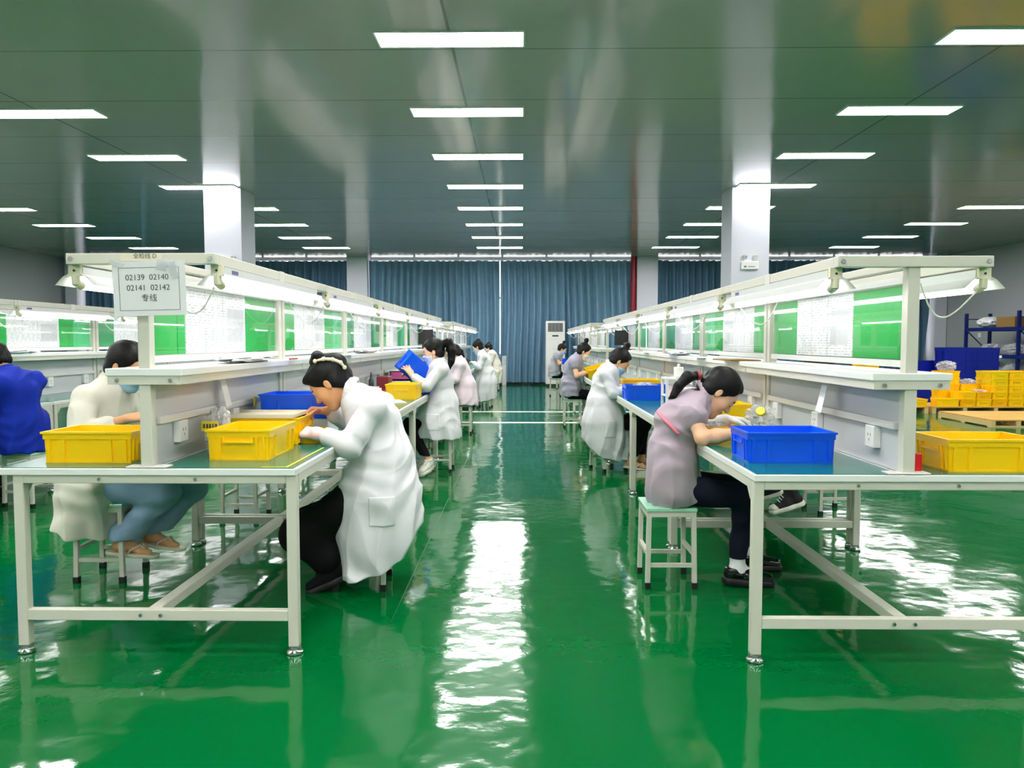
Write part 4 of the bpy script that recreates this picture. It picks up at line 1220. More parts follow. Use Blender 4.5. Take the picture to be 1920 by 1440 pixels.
person('masked worker in pale grey shirt with bun beside the white air conditioner', (.80, 18.5, 0), 0, J11,
       dict(top='palegrey', kind='shirt', hair='topbun', legs='pants', legmat='blackcloth', shoes='slip', shoemat='patent', mask='mask', skin='skin2', sleeve=-.72, loose=.018, seed=10,
            tail=[(-.01, .62, .15, .20), (-.01, .48, .16, .205)], hem=[(-.25, .46), (.2, .50)]), h=.009)
# worker on the far side of the right bench: only shoes, ankles and hair show
J12 = J_(knL=(.40, .06, .50), anL=(.37, .04, .15), knR=(.41, -.16, .50), anR=(.43, -.27, .17), ftL=(1, .02, -.32), ftR=(1, -.05, -.32), head=(.17, 0, 1.10), neck=(.09, 0, 1.02))
person('person in black canvas high-top shoes on the far side of the right bench', (2.42, 5.85, 0), 180, J12,
       dict(top='blackcloth', kind='shirt', hair='bun', legs='pants', legmat='blackcloth', cuff=.06, shoes='hightop', shoemat='canvas', solemat='rubberwhite', skin='skin2', sleeve=-.72, loose=.01, seed=11,
            tail=[(-.01, .62, .14, .19), (-.01, .48, .15, .195)], hem=[(-.25, .46), (.2, .50)]), h=.0055)
# ------------------------------------------------------------------ stools
TZ = .7607      # top of the bench mats
def make_stool():
    r = empty('stool')
    b = MB(); b.box(-.135, .135, -.15, .15, .412, .432); b.build('seat', 'mint', r, bevel=.004)
    b = MB()
    b.box(-.130, .130, -.145, -.125, .385, .412); b.box(-.130, .130, .125, .145, .385, .412); b.box(-.130, -.110, -.125, .125, .385, .412); b.box(.110, .130, -.125, .125, .385, .412)
    b.build('seat_frame', 'steel', r)
    for sx in (-1, 1):
        for sy in (-1, 1):
            b = MB(); x0, x1 = sorted((sx * .130, sx * .105)); y0, y1 = sorted((sy * .145, sy * .120))
            dx = sx * .006; dy = sy * .006
            b.hexa([(x0 + dx, y0 + dy, .03), (x1 + dx, y0 + dy, .03), (x1 + dx, y1 + dy, .03), (x0 + dx, y1 + dy, .03)], [(x0, y0, .386), (x1, y0, .386), (x1, y1, .386), (x0, y1, .386)])
            leg = b.build('leg', 'steel', r, bevel=.002)
            f = MB(); f.box(x0 + dx - .003, x1 + dx + .003, y0 + dy - .003, y1 + dy + .003, 0, .034); f.build('rubber_foot', 'black', leg, bevel=.002)
    for y in (-.135, .135):
        b = MB(); b.box(-.108, .108, y - .01, y + .01, .115, .135); b.build('stretcher', 'steel', r)
    for x in (-.120, .120):
        b = MB(); b.box(x - .01, x + .01, -.125, .125, .175, .195); b.build('stretcher', 'steel', r)
    freeze_kids(r)
    return r
st0 = make_stool()
stools = [(-.86, 4.10, 3, 'stool under the front woman in the white coat at the left bench'),
          (.79, 4.16, 0, 'stool with mint top under the woman in the mauve-grey shirt'),
          (-2.30, 4.22, 2, 'stool under the masked woman in pale jeans'),
          (-3.95, 6.08, -8, 'stool under the person in royal blue'),
          (-.84, 7.75, 0, 'stool under the ponytailed woman with the blue tote'),
          (-.85, 10.95, 0, 'stool under the woman in the pinkish coat'),
          (-.74, 15.2, -6, 'stool under the person with the phone'),
          (-.75, 20.5, 0, 'stool under the last worker of the left aisle row'),
          (.88, 7.82, 24, 'stool under the woman with long coat and topknot'),
          (.77, 11.75, 0, 'stool under the grey-shirted woman with the high bun'),
          (.80, 18.5, 0, 'stool under the worker beside the air conditioner'),
          (2.36, 5.90, 4, 'stool seen through the right bench legs behind high-top shoes'),
          (-2.05, 5.62, 0, 'empty stool pushed under the left bench, behind its second legs'),
          (-2.38, 7.9, 5, 'empty stool further back on the outer side of the left bench'),
          (2.42, 9.2, 0, 'empty stool further back on the outer side of the right bench')]
for i, (x, y, a, l) in enumerate(stools):
    tag(place(st0 if i == 0 else copy_tree(st0), (x, y, 0), R(a)), l, 'stool', 'white steel stools')

# ------------------------------------------------------------------ totes
bench_items_from = set(o.name for o in COL.objects)
def tote_mesh(W, D, H, tap=.006):
    b = MB(); t = .004
    def ring(z, off):
        s = tap * (1 - z / H)
        x = W / 2 - s + off; y = D / 2 - s + off
        return [(-x, -y, z), (x, -y, z), (x, y, z), (-x, y, z)]
    def wall(z0, z1, o, i):
        A, B_, C_, D_ = ring(z0, o), ring(z1, o), ring(z0, i), ring(z1, i)
        for k in range(4):
            j = (k + 1) % 4
            b.hexa([A[k], A[j], C_[j], C_[k]], [B_[k], B_[j], D_[j], D_[k]])
    b.hexa(ring(0, 0), ring(t, 0))
    wall(t, H, 0, -t)
    wall(H * .76, H, .0045, 0)          # upper band
    wall(H - .009, H, .010, 0)         # rim
    wall(0, .008, .003, 0)             # foot band
    def rib(u, axis, s, w=.009, z1=.76, o=.008):
        zs = (.008, H * z1); P = []
        for z in zs:
            q = tap * (1 - z / H); d = (D if axis == 'x' else W) / 2 - q
            for uu, oo in ((u - w / 2, 0), (u + w / 2, 0), (u + w / 2, o), (u - w / 2, o)):
                P.append((uu, s * (d + oo), z) if axis == 'x' else (s * (d + oo), uu, z))
        lo, hi = P[:4], P[4:]
        if (s > 0) == (axis == 'x'): pass
        b.hexa(lo, hi)
    for s in (-1, 1):
        for u in (-.44, -.27, .27, .44):
            rib(u * W, 'x', s)
        for u in (-.42, -.30, .30, .42):
            rib(u * D, 'y', s)
        # hand grip: raised ledge with side cheeks on the short ends
        g = D * .24
        x = W / 2
        b.box(*sorted((s * (x - .006), s * (x + .010))), -g, g, H * .57, H * .62)
        for u in (-g, g):
            b.box(*sorted((s * (x - .006), s * (x + .009))), u - .003, u + .003, H * .58, H * .76)
    me = b.build('tote', 'yellow').data
    o = bpy.data.objects[[o.name for o in COL.objects if o.data == me][0]]
    bm = bmesh.new(); bm.from_mesh(me); bmesh.ops.recalc_face_normals(bm, faces=bm.faces); bm.to_mesh(me); bm.free()
    COL.objects.unlink(o); bpy.data.objects.remove(o)
    return me
TW, TD, TH = .375, .268, .135
tm = tote_mesh(TW, TD, TH)
TM = {}
for c in ('yellow', 'lime', 'amber', 'blue'):
    q = tm.copy(); q.materials.clear(); q.materials.append(M[c]); TM[c] = q
BIG = tote_mesh(.60, .40, .30, .010); BIG.materials.clear(); BIG.materials.append(M['navy'])
def tote(color, x, y, z, label, rz=0, group='stacking totes', cat='tote', rot=None):
    o = bpy.data.objects.new('tote', TM[color] if color != 'big' else BIG); COL.objects.link(o)
    o.location = (x, y, z); o.rotation_euler = rot if rot else (0, 0, R(rz))
    return tag(o, label, cat, group)
g1 = 'totes on the workbenches'
tote('yellow', -1.95, 3.54, TZ, 'yellow tote on the outer side of the front left bench, before the sign post', 0, g1)
tote('yellow', -1.30, 3.68, TZ, 'yellow tote at the front left bench corner with its short end forward', 90, g1)
tote('yellow', -1.38, 4.17, TZ, 'yellow tote under the beige tray beside the front woman in white', 0, g1)
tote('blue', -1.32, 4.56, TZ + .094, 'blue tote raised behind the yellow totes on the front left bench', 0, g1)
tote('yellow', -1.14, 7.39, TZ, 'yellow tote on the left bench before the ponytailed woman', 90, g1)
tote('blue', -1.055, 7.60, 1.03, 'blue tote held up by the ponytailed woman', 0, g1, rot=(R(-72), R(38), R(38))).scale = (.78, .78, .78)
tote('blue', 1.215, 3.60, TZ, 'large blue tote at the front right bench corner', 0, g1)
tote('yellow', 1.985, 3.365, TZ, 'yellow tote on the outer side of the front right bench', 0, g1)
tote('yellow', 1.30, 5.16, TZ, 'yellow tote behind the face of the woman with glasses', 0, g1)
tote('blue', 1.17, 7.33, TZ, 'blue tote on the right bench behind the low ponytail', 0, g1)
tote('yellow', 1.28, 8.35, TZ, 'yellow tote in front of the blue-masked woman with the topknot', 0, g1)
tote('yellow', 1.17, 11.62, TZ + .045, 'yellow tote tilted in the hands of the grey-shirted woman', 0, g1, rot=(R(8), R(-14), R(10)))
tote('blue', 1.10, 18.35, TZ, 'blue tote in front of the worker beside the air conditioner', 90, g1)

# ------------------------------------------------------------------ small things on the benches
def blob(name, c, r, material, label, cat, seed=0, flat=0.0, group=None, parent=None, amp=.22):
    """crumpled bag or cloth"""
    rnd = random.Random(seed); n, m = 28, 18
    ph = [rnd.uniform(0, 6.3) for _ in range(8)]
    v = []; f = []
    for j in range(m + 1):
        t = math.pi * j / m
        for i in range(n):
            a = 2 * math.pi * i / n
            d = Vector((math.sin(t) * math.cos(a), math.sin(t) * math.sin(a), math.cos(t)))
            k = 1 + amp * (abs(math.sin(3 * a + ph[0] + 2 * math.sin(2 * t + ph[1]))) - .6) + amp * .7 * (abs(math.sin(5 * t + 2 * a + ph[2])) - .6) + amp * .4 * math.sin(9 * a + 4 * t + ph[3])
            v.append((d.x * r[0] * k, d.y * r[1] * k, max(d.z * r[2] * k + r[2], 0.0)))
    for j in range(m):
        for i in range(n):
            f.append((j * n + i, (j + 1) * n + i, (j + 1) * n + (i + 1) % n, j * n + (i + 1) % n))
    me = bpy.data.meshes.new(name); me.from_pydata(v, [], f); me.materials.append(M[material]); me.shade_smooth()
    me.set_sharp_from_angle(angle=R(28))
    o = bpy.data.objects.new(name, me); COL.objects.link(o); o.location = c
    if parent: o.parent = parent
    elif label: tag(o, label, cat, group)
    return o

bag = blob('plastic_bag', (-1.515, 3.80, TZ), (.05, .085, .095), 'bag', 'clear plastic bag with yellow label beside the front left partition', 'plastic bag', 1, amp=.35)
b = MB(); b.box(-.045, .035, -.0935, -.092, .105, .15)
b.build('bag_label', 'tag', bag)
b = MB()
for k in range(5):
    b.box(-.036 + k * .014, -.027 + k * .014, -.0942, -.0936, .118, .138)
b.build('printing', 'ink', bag)
bag = blob('plastic_bag', (1.43, 4.62, TZ), (.075, .10, .075), 'bag', 'clear plastic bag with yellow tags behind the large blue tote', 'plastic bag', 2, amp=.35)
for i, (x, y, z) in enumerate(((-.02, -.08, .13), (.01, -.10, .03))):
    b = MB(); b.cyl((x, y, z), (x - .006, y - .012, z + .008), .030, .026, 12); b.build('bag_tag', 'tag', bag, smooth=True)

b = MB(); b.box(-.184, .184, -.134, .134, 0, .006); b.box(-.19, .19, -.14, -.134, 0, .018); b.box(-.19, .19, .134, .14, 0, .018); b.box(-.19, -.184, -.134, .134, 0, .018); b.box(.184, .19, -.134, .134, 0, .018)
o = b.build('shallow_tray', 'cream'); o.location = (-1.405, 4.16, TZ + TH + .0005); tag(o, 'shallow beige tray lying on the yellow tote beside the front woman', 'tray')
def open_box(name, W, D, H, m, loc, label, cat, t=.006, front=True, rz=0):
    b = MB(); b.box(-W / 2, W / 2, -D / 2, D / 2, 0, t); b.box(-W / 2, -W / 2 + t, -D / 2, D / 2, t, H); b.box(W / 2 - t, W / 2, -D / 2, D / 2, t, H)
    b.box(-W / 2 + t, W / 2 - t, D / 2 - t, D / 2, t, H)
    if front: b.box(-W / 2 + t, W / 2 - t, -D / 2, -D / 2 + t, t, H)
    else: b.box(-W / 2 + t, W / 2 - t, -D / 2, D / 2, H - t, H)
    o = b.build(name, m, bevel=.0015); o.location = loc; o.rotation_euler = (0, 0, R(rz)); tag(o, label, cat)
    return o
open_box('plastic_box', .36, .25, .093, 'white', (-1.32, 4.56, TZ), 'low white plastic box carrying the raised blue tote', 'box')
open_box('storage_box', .34, .24, .20, 'white', (-1.36, 5.42, TZ), 'white open-fronted storage box behind the raised blue tote', 'storage box', front=False)
open_box('storage_box', .30, .24, .20, 'white', (1.33, 5.62, TZ), 'white open-fronted storage box behind the bent head at the right bench', 'storage box', front=False)
open_box('small_tray', .16, .22, .06, 'yellow', (-1.125, 4.00, .7885), 'small yellow tray between the hands of the front woman', 'tray')
blob('work_piece', (-1.125, 4.00, .7965), (.06, .08, .028), 'bag', 'clear packed parts in the small yellow tray', 'packed parts', 3, amp=.3)
open_box('small_tray', .22, .25, .07, 'amber', (1.10, 4.42, TZ), 'shallow amber tray by the forearms of the woman with glasses', 'tray')
blob('work_piece', (1.10, 4.42, TZ + .010), (.08, .095, .034), 'bag', 'clear wrapped parts in the shallow amber tray', 'packed parts', 4, amp=.3)
b = MB(); b.tube([(-1.135, 4.13, .945), (-1.185, 4.09, .900)], [.006, .007], 8); p = b.build('marker_pen', 'blue', smooth=True)
tag(p, 'blue and red marker pen in the raised hand of the front woman', 'pen')
b = MB(); b.tube([(-1.185, 4.09, .900), (-1.212, 4.07, .876)], [.0075, .005], 8); b.build('pen_cap', 'red', p, smooth=True)
for x, y, l in ((1.45, 3.92, 'small red bin against the partition behind the large blue tote'), (1.635, 3.28, 'small red bin at the post foot beside the right yellow tote'), (-1.36, 7.36, 'small red bin just left of the yellow tote before the ponytailed woman')):
    open_box('small_bin', .085, .11, .075, 'red', (x, y, TZ), l, 'bin')
# clutter deeper along the left bench
open_box('drawer_rack', .26, .24, .20, 'white', (-1.40, 8.95, TZ), 'white two-level rack holding a pink box on the left bench', 'rack', front=False)
b = MB(); b.box(-1.51, -1.29, 8.84, 9.05, TZ + .105, TZ + .185); tag(b.build('parts_box', 'pink', bevel=.006), 'pink box inside the white rack on the left bench', 'box')
b = MB(); b.box(-1.50, -1.30, 8.85, 9.05, TZ + .02, TZ + .085); tag(b.build('parts_box', 'plain', bevel=.006), 'pale box on the lower level of the white rack', 'box')
b = MB(); b.box(-1.52, -1.40, 8.0, 8.22, TZ, TZ + .17); tag(b.build('parts_box', 'maroon', bevel=.008), 'maroon box against the partition before the white rack', 'box')
b = MB(); b.box(-1.40, -1.31, 8.05, 8.2, TZ, TZ + .10); tag(b.build('parts_box', 'maroon', bevel=.008), 'lower maroon box beside the taller maroon box', 'box')
b = MB(); b.lathe([(.022, 0), (.024, .01), (.024, .06), (.010, .085), (.008, .11), (.004, .135)], (-1.47, 7.45, TZ + .10), 16)
tag(b.build('spray_bottle', 'darkgrey', smooth=True), 'dark pointed bottle standing by the left partition', 'bottle')
open_box('plastic_box', .12, .16, .10, 'white', (-1.47, 7.45, TZ), 'white box carrying the dark pointed bottle', 'box')
blob('plastic_bag', (-1.34, 6.55, TZ), (.13, .20, .06), 'bag', 'clear plastic bag on the left bench behind the clip-haired head', 'plastic bag', 5, amp=.3)
b = MB(); b.lathe([(.03, 0), (.032, .004), (.032, .11), (.028, .115)], (-1.32, 7.0, TZ), 18); tag(b.build('paper_roll', 'cream', smooth=True), 'cream paper roll on the left bench by the clear bag', 'roll')
b = MB(); b.box(-.11, .11, -.09, .09, 0, .02); o = b.build('folder', 'navy', bevel=.003); o.location = (-1.07, 7.95, TZ); tag(o, 'flat dark blue folder under the arms of the ponytailed woman', 'folder')
b = MB(); b.box(-.12, .12, -.16, .16, 0, .006); o = b.build('clipboard', 'plain'); o.location = (-1.20, 6.9, TZ); o.rotation_euler = (0, 0, R(20)); tag(o, 'white paper sheets lying before the small red bin on the left bench', 'paper')
b = MB(); b.box(-.03, .03, -.045, .045, 0, .16); o = b.build('soap_bottle', 'white', bevel=.01); o.location = (-1.35, 9.35, TZ); tag(o, 'white bottle beyond the white rack on the left bench', 'bottle')
# right bench clutter
r = empty('bottle_rack', (1.33, 6.45, TZ)); tag(r, 'white two-level stand carrying a white bottle behind the low ponytail', 'stand')
b = MB(); b.box(-.14, .14, -.11, .11, .225, .24); b.build('shelf', 'white', r, bevel=.002)
b = MB(); b.box(-.14, .14, -.11, .11, .09, .10); b.build('shelf', 'white', r, bevel=.002)
for sx in (-1, 1):
    for sy in (-1, 1):
        b = MB(); b.box(sx * .13 - .010, sx * .13 + .010, sy * .10 - .008, sy * .10 + .008, 0, .225); b.build('leg', 'white', r)
b = MB(); b.box(1.24, 1.42, 6.38, 6.52, TZ + .101, TZ + .18); tag(b.build('parts_box', 'coat_pink', bevel=.004), 'pale pink box on the lower level of the white bottle stand', 'box')
bt = empty('pump_bottle', (1.31, 6.44, TZ + .24)); tag(bt, 'square white bottle with cap on the white stand', 'bottle')
b = MB(); b.box(-.037, .037, -.03, .03, 0, .085); b.build('bottle_body', 'white', bt, bevel=.01)
b = MB(); b.lathe([(.014, 0), (.014, .016), (.010, .02), (.010, .026)], (0, 0, .085), 14); b.build('cap', 'cream', bt, smooth=True)
t = empty('tape_roll', (1.30, 7.95, TZ + .062)); tag(t, 'brown tape roll standing on edge behind the blue tote at the right bench', 'tape roll')
b = MB(); k = 28
for rr0, rr1 in ((.035, .062),):
    for i in range(k):
        a0, a1 = 2 * math.pi * i / k, 2 * math.pi * (i + 1) / k
        P = lambda a, q, y: (math.cos(a) * q, y, math.sin(a) * q)
        b.hexa([P(a0, rr0, -.025), P(a0, rr1, -.025), P(a0, rr1, .025), P(a0, rr0, .025)], [P(a1, rr0, -.025), P(a1, rr1, -.025), P(a1, rr1, .025), P(a1, rr0, .025)])
b.build('tape', 'carton', t)
b = MB(); b.cyl((0, -.024, 0), (0, .024, 0), .034, n=24); b.build('core', 'cream', t)
b = MB(); b.box(-.014, .014, -.027, -.024, -.014, .014); b.build('core_hole', 'ink', t)
blob('plastic_bag', (1.42, 7.6, TZ), (.07, .12, .06), 'bag', 'clear plastic bag between the tape roll and the partition', 'plastic bag', 6, amp=.3)
blob('plastic_bag', (1.17, 7.34, TZ + .02), (.13, .09, .065), 'bag', 'clear plastic lining inside the blue tote behind the ponytail', 'plastic bag', 7, amp=.2)
# papers, bags and pens on the upper shelves
SZ = 1.1765
def sheet(x, y, rz, label, m='plain', w=.21, d=.297, h=.004, name='paper_stack'):
    b = MB(); b.box(-w / 2, w / 2, -d / 2, d / 2, 0, h); o = b.build(name, m); o.location = (x, y, SZ); o.rotation_euler = (0, 0, R(rz)); tag(o, label, 'paper', 'papers on the upper shelves')
blob('plastic_bag', (-1.535, 4.25, SZ), (.085, .30, .020), 'plain', 'white cloth bag lying on the front left shelf', 'bag', 8, amp=.25)
sheet(-1.56, 5.55, 4, 'white papers on the left shelf above the clip-haired head')
sheet(-1.52, 6.4, -10, 'loose white papers further along the left shelf')
blob('plastic_bag', (-1.55, 7.6, SZ), (.09, .35, .022), 'plain', 'white cloth bag on the left shelf near the ponytailed woman', 'bag', 9, amp=.25)
sheet(-1.55, 9.4, 8, 'white papers on the left shelf beyond the second cloth bag')
sheet(1.47, 5.3, 4, 'brown folder on the right shelf above the bent head', 'carton', .20, .36, .008, 'folder')
sheet(1.49, 6.2, 5, 'white papers on the right shelf beyond the brown folder')
blob('plastic_bag', (1.48, 7.3, SZ), (.085, .25, .020), 'plain', 'white cloth bag on the right shelf above the white stand', 'bag', 10, amp=.25)
sheet(1.49, 8.9, -6, 'white papers on the right shelf above the topknot woman')
blob('plastic_bag', (-4.60, 6.9, SZ), (.085, .28, .022), 'plain', 'white cloth bag on the far left bench shelf', 'bag', 11, amp=.25)
b = MB(); b.cyl((-1.45, 4.78, SZ + .006), (-1.45, 4.93, SZ + .006), .005, n=8); tag(b.build('pen', 'red'), 'red pen on the front left shelf', 'pen')
# paper tags hanging on the partitions
def hang(x, y, label, s, rz=0, m='plain'):
    b = MB(); b.hexa([(0, -.035, 0), (s * .002, -.035, 0), (s * .002, .035, 0), (0, .035, 0)][::s], [(s * .030, -.035, -.135), (s * .032, -.035, -.135), (s * .032, .035, -.130), (s * .030, .035, -.130)][::s])
    o = b.build('paper_tag', m); o.location = (x, y, 1.095); tag(o, label, 'paper tag', 'paper tags on the partitions')
hang(-1.577, 4.02, 'white paper tag hanging from the front left shelf', 1)
hang(1.517, 3.86, 'white paper tag hanging from the front right shelf', -1)
hang(-4.687, 6.5, 'white paper tag hanging at the far left bench', 1)
b = MB(); b.box(-1.556, -1.552, 4.42, 4.45, .925, .975); tag(b.build('yellow_tag', 'tag'), 'small yellow tag stuck on the front left cable strip', 'tag')
b = MB(); b.box(-1.03, -1.02, 3.31, 3.9, TZ + .0003, TZ + .0008); b.box(-1.13, -1.03, 3.31, 3.32, TZ + .0003, TZ + .0008)
tag(b.build('tape_mark', 'tapeyellow'), 'thin yellow tape corner stuck on the front left bench mat', 'tape')

# dark monitors in the gap between the bench groups
for x, y, l in ((LX, 12.05, 'dark monitor on the shelf at the far end of the front left bench group'), (RX, 12.55, 'dark monitor at the gap between the right bench groups')):
    m_ = empty('monitor', (x, y, SZ if x < 0 else SZ)); 
    if x > 0: m_.location.y = 11.62
    tag(m_, l, 'monitor')
    b = MB(); b.box(-.08, .08, -.06, .06, 0, .012); b.box(-.02, .02, .0, .02, .012, .10); b.build('stand', 'darkgrey', m_)
    b = MB(); b.box(-.15, .15, -.012, .02, .07, .29); b.build('screen', 'black', m_, bevel=.004)

# set everything down on the bench tops and shelves as they stand
bpy.context.view_layer.update()
for o in [o for o in COL.objects if o.name not in bench_items_from and o.parent is None]:
    c = Vector(o.location) if o.type == 'EMPTY' else o.matrix_world @ (sum((Vector(q) for q in o.bound_box), Vector()) / 8)
    if any(w in o.get('label', '') for w in ('held', 'hand of', 'in the hands', 'between the hands', 'packed parts in the small')): continue
    k = .955 if c.x < 0 else .967
    if c.z > 1.0 and o.get('category') in ('paper', 'bag', 'pen', 'paper tag', 'monitor'):
        dz = 1.190 * (LS if c.x < 0 else RS) + .0005 - SZ
    else:
        dz = .7825 * (LS if c.x < 0 else RS) + .0003 - TZ
    o.location += Vector(((k - 1) * c.x, (k - 1) * c.y, dz))

# ------------------------------------------------------------------ the number sign
def text_mesh(body, size, parent, loc, name, m='ink', xs=1.0, font=None):
    cu = bpy.data.curves.new(name, 'FONT'); cu.body = body; cu.size = size; cu.align_x = 'CENTER'; cu.align_y = 'CENTER'; cu.extrude = .0003
    t = bpy.data.objects.new(name, cu); COL.objects.link(t)
    dg = bpy.context.evaluated_depsgraph_get()
    me = bpy.data.meshes.new_from_object(t.evaluated_get(dg))
    COL.objects.unlink(t); bpy.data.objects.remove(t)
    me.materials.clear(); me.materials.append(M[m])
    o = bpy.data.objects.new(name, me); COL.objects.link(o); o.parent = parent
    o.location = loc; o.rotation_euler = (R(90), 0, 0); o.scale = (xs, 1, 1)
    return o
sg = empty('paper_sign', (-1.508, 3.106, 1.524)); sg.scale = (.955, 1, .955); sg.rotation_euler = (0, R(-1.4), 0)
tag(sg, 'white paper sign with two rows of numbers taped to the front left post', 'sign')
b = MB(); b.box(-.155, .155, -.0025, .0, -.115, .115); b.build('sheet', 'plain', sg)
b = MB()
for z in (-.092, .088):
    b.box(-.128, .128, -.0034, -.0026, z - .0008, z + .0008)
for x in (-.128, .128):
    b.box(x - .0008, x + .0008, -.0034, -.0026, -.092, .088)
b.build('border_line', 'ink', sg)
text_mesh('02139  02140', .034, sg, (-.008, -.0032, .046), 'numbers', xs=.98)
text_mesh('02141  02142', .034, sg, (-.004, -.0032, .002), 'numbers', xs=.98)
text_mesh('\u4e13\u7ebf', .034, sg, (-.002, -.0032, -.042), 'lettering')
b = MB(); b.box(-.16, .16, -.0048, -.0042, -.12, .12); b.build('clear_sleeve', 'acrylic', sg)
for x, z, w, h, a in ((.060, .098, .022, .05, 12), (.105, .075, .016, .07, -14), (-.135, .105, .03, .02, 20)):
    b = MB(); b.box(-w, w, -.0062, -.0055, -h / 2, h / 2); o = b.build('clear_tape', 'bag', sg); o.location = (x, 0, z); o.rotation_euler = (0, R(a), 0)
ls = empty('line_label', (-1.545, 3.1192, 1.6505)); tag(ls, 'pale strip lettered with the line name on the front left frame beam', 'label')
b = MB(); b.box(-.085, .085, -.0015, 0, -.0155, .0155); b.build('strip', 'cream', ls)
text_mesh('\u5168\u68c0\u7ebf D', .024, ls, (.015, -.002, .004), 'lettering')

# ------------------------------------------------------------------ air conditioner, wall box, emergency lights
ac = empty('air_conditioner', (.965, 22.55, 0)); tag(ac, 'tall white floor-standing air conditioner before the curtain at the aisle end', 'air conditioner')
b = MB(); b.box(-.28, .28, -.18, .18, .06, 1.90); b.build('cabinet', 'white', ac, bevel=.02)
b = MB(); b.box(-.26, .26, -.16, .16, 0, .06); b.build('plinth', 'darkgrey', ac)
b = MB(); b.box(-.215, .215, -.186, -.179, 1.59, 1.84); b.build('air_outlet', 'black', ac)
b = MB()
for k in range(8):
    z = 1.605 + k * .03; b.box(-.21, .21, -.194, -.184, z, z + .008)
for x in (-.1, .0, .1):
    b.box(x - .002, x + .002, -.190, -.184, 1.60, 1.83)
b.build('louvre', 'board', ac)
b = MB(); b.box(-.09, .09, -.185, -.179, 1.45, 1.49); b.build('display', 'black', ac)
b = MB(); b.box(-.25, .25, -.184, -.179, .25, .255); b.box(-.25, .25, -.184, -.179, 1.36, 1.365); b.box(-.07, -.02, -.184, -.179, 1.10, 1.115); b.build('panel_line', 'board', ac)
b = MB(); b.box(-.60, -.47, 22.80, 22.95, 0, .88); b.box(-.57, -.50, 22.79, 22.81, .62, .75); tag(b.build('distribution_box', 'board', bevel=.01), 'narrow grey box standing at the bright curtain slit', 'box')
def emergency(x, l):
    e = empty('emergency_light', (x, 12.70, 2.55)); tag(e, l, 'emergency light', 'twin-head emergency lights on columns')
    b = MB(); b.box(-.14, .14, -.06, 0, -.07, .06); b.build('housing', 'white', e, bevel=.008)
    b = MB(); b.box(-.10, -.06, -.0615, -.0605, -.035, -.015); b.box(-.03, .08, -.0615, -.0605, -.03, -.02); b.build('marking', 'ink', e)
    for s in (-1, 1):
        b = MB(); b.cyl((s * .085, -.03, .06), (s * .085, -.03, .10), .012, n=10)
        b.cyl((s * .085, -.01, .135), (s * .085, -.05, .130), .035, .05, 18); hd = b.build('lamp_head', 'white', e, smooth=True)
        b = MB(); b.cyl((s * .085, -.051, .130), (s * .085, -.053, .130), .042, n=18); b.build('lens', 'chrome', hd)
emergency(3.71, 'twin-head emergency light on the right middle column')
emergency(-4.83, 'twin-head emergency light on the left middle column above the bench frame')

# ------------------------------------------------------------------ goods area on the right
def pallet(x0, x1, y0, y1, z, label, deck='wood2', group='wooden pallets', loose=False):
    r = empty('pallet', ((x0 + x1) / 2, y0, 0)); tag(r, label, 'pallet', group)
    w = (x1 - x0) / 2; d = y1 - y0
    b = MB(); n = 8; bw = d / n * .82
    for k in range(n):
        y = k * d / n; b.box(-w, w, y, y + bw, z - .02, z)
    b.build('deck', deck, r, bevel=.002)
    n = 3 if x1 - x0 < 1.4 else 5
    for k in range(n):
        x = -w + (2 * w - .07) * k / (n - 1)
        b = MB(); b.box(x, x + .07, 0.002, d - .002, .0 if not loose else .018, z - .02); b.build('stringer', 'wood', r)
    if loose:
        for y in (0, d / 2 - .05, d - .1):
            b = MB(); b.box(-w, w, y, y + .1, 0, .018); b.build('bottom_board', 'wood', r)
    return r
pallet(7.45, 9.75, 14.0, 15.0, .125, 'long pallet under the wide stack of yellow totes')
pallet(5.6, 7.38, 14.0, 15.0, .125, 'pallet behind the right bench post carrying fewer yellow totes')
pallet(7.15, 8.75, 11.75, 13.25, .118, 'empty pale wooden pallet on the floor before the yellow stack', loose=True)
PZ = .126
def stack(xs, heights, y, row, short=True, cols=None):
    for ci, (x, n) in enumerate(zip(xs, heights)):
        for k in range(n):
            c = 'yellow'
            if cols and (ci, k) in cols: c = cols[(ci, k)]
            lev = ['bottom', 'second', 'third', 'fourth', 'fifth', 'sixth'][k] + ' level'
            if k == n - 1 and k: lev = 'topmost'
            col = ('column %s %s' % (('one', 'two', 'three', 'four', 'five', 'six', 'seven', 'eight')[ci], row)) if len(xs) > 2 else ('the ' + (('left ', 'right ')[ci] if len(xs) > 1 else '') + row)
            tote(c, x, y, PZ + k * .1235, 'yellow tote, %s of %s' % (lev, col), 90 if short else 0, 'yellow totes stacked on pallets')
stack([7.76], [1], 14.17, 'long one at the left end of the wide pallet', short=False)
stack([8.115, 8.40, 8.69, 8.98, 9.27, 9.56], [2, 2, 5, 5, 4, 4], 14.22, 'from left, front row of the wide pallet', cols={(2, 4): 'lime', (2, 3): 'lime', (2, 0): 'amber', (1, 1): 'amber', (0, 0): 'amber'})
stack([8.0, 8.41, 8.83, 9.25], [5, 3, 5, 5], 14.60, 'from left, rear row of the wide pallet', short=False, cols={(0, 2): 'amber', (2, 4): 'lime', (3, 4): 'amber'})
stack([6.45, 6.85], [6, 5], 14.5, 'stack seen through the right bench gap', short=False)
tote('yellow', 7.23, 14.2, PZ, 'single yellow tote at the right end of the half-hidden pallet', 90, 'yellow totes stacked on pallets')
tote('yellow', 6.95, 14.2, PZ, 'yellow tote beside the single end tote, partly behind the bench post', 90, 'yellow totes stacked on pallets')
tote('blue', 6.95, 14.66, PZ, 'blue tote behind the bench post on the half-hidden pallet', 90, 'yellow totes stacked on pallets')
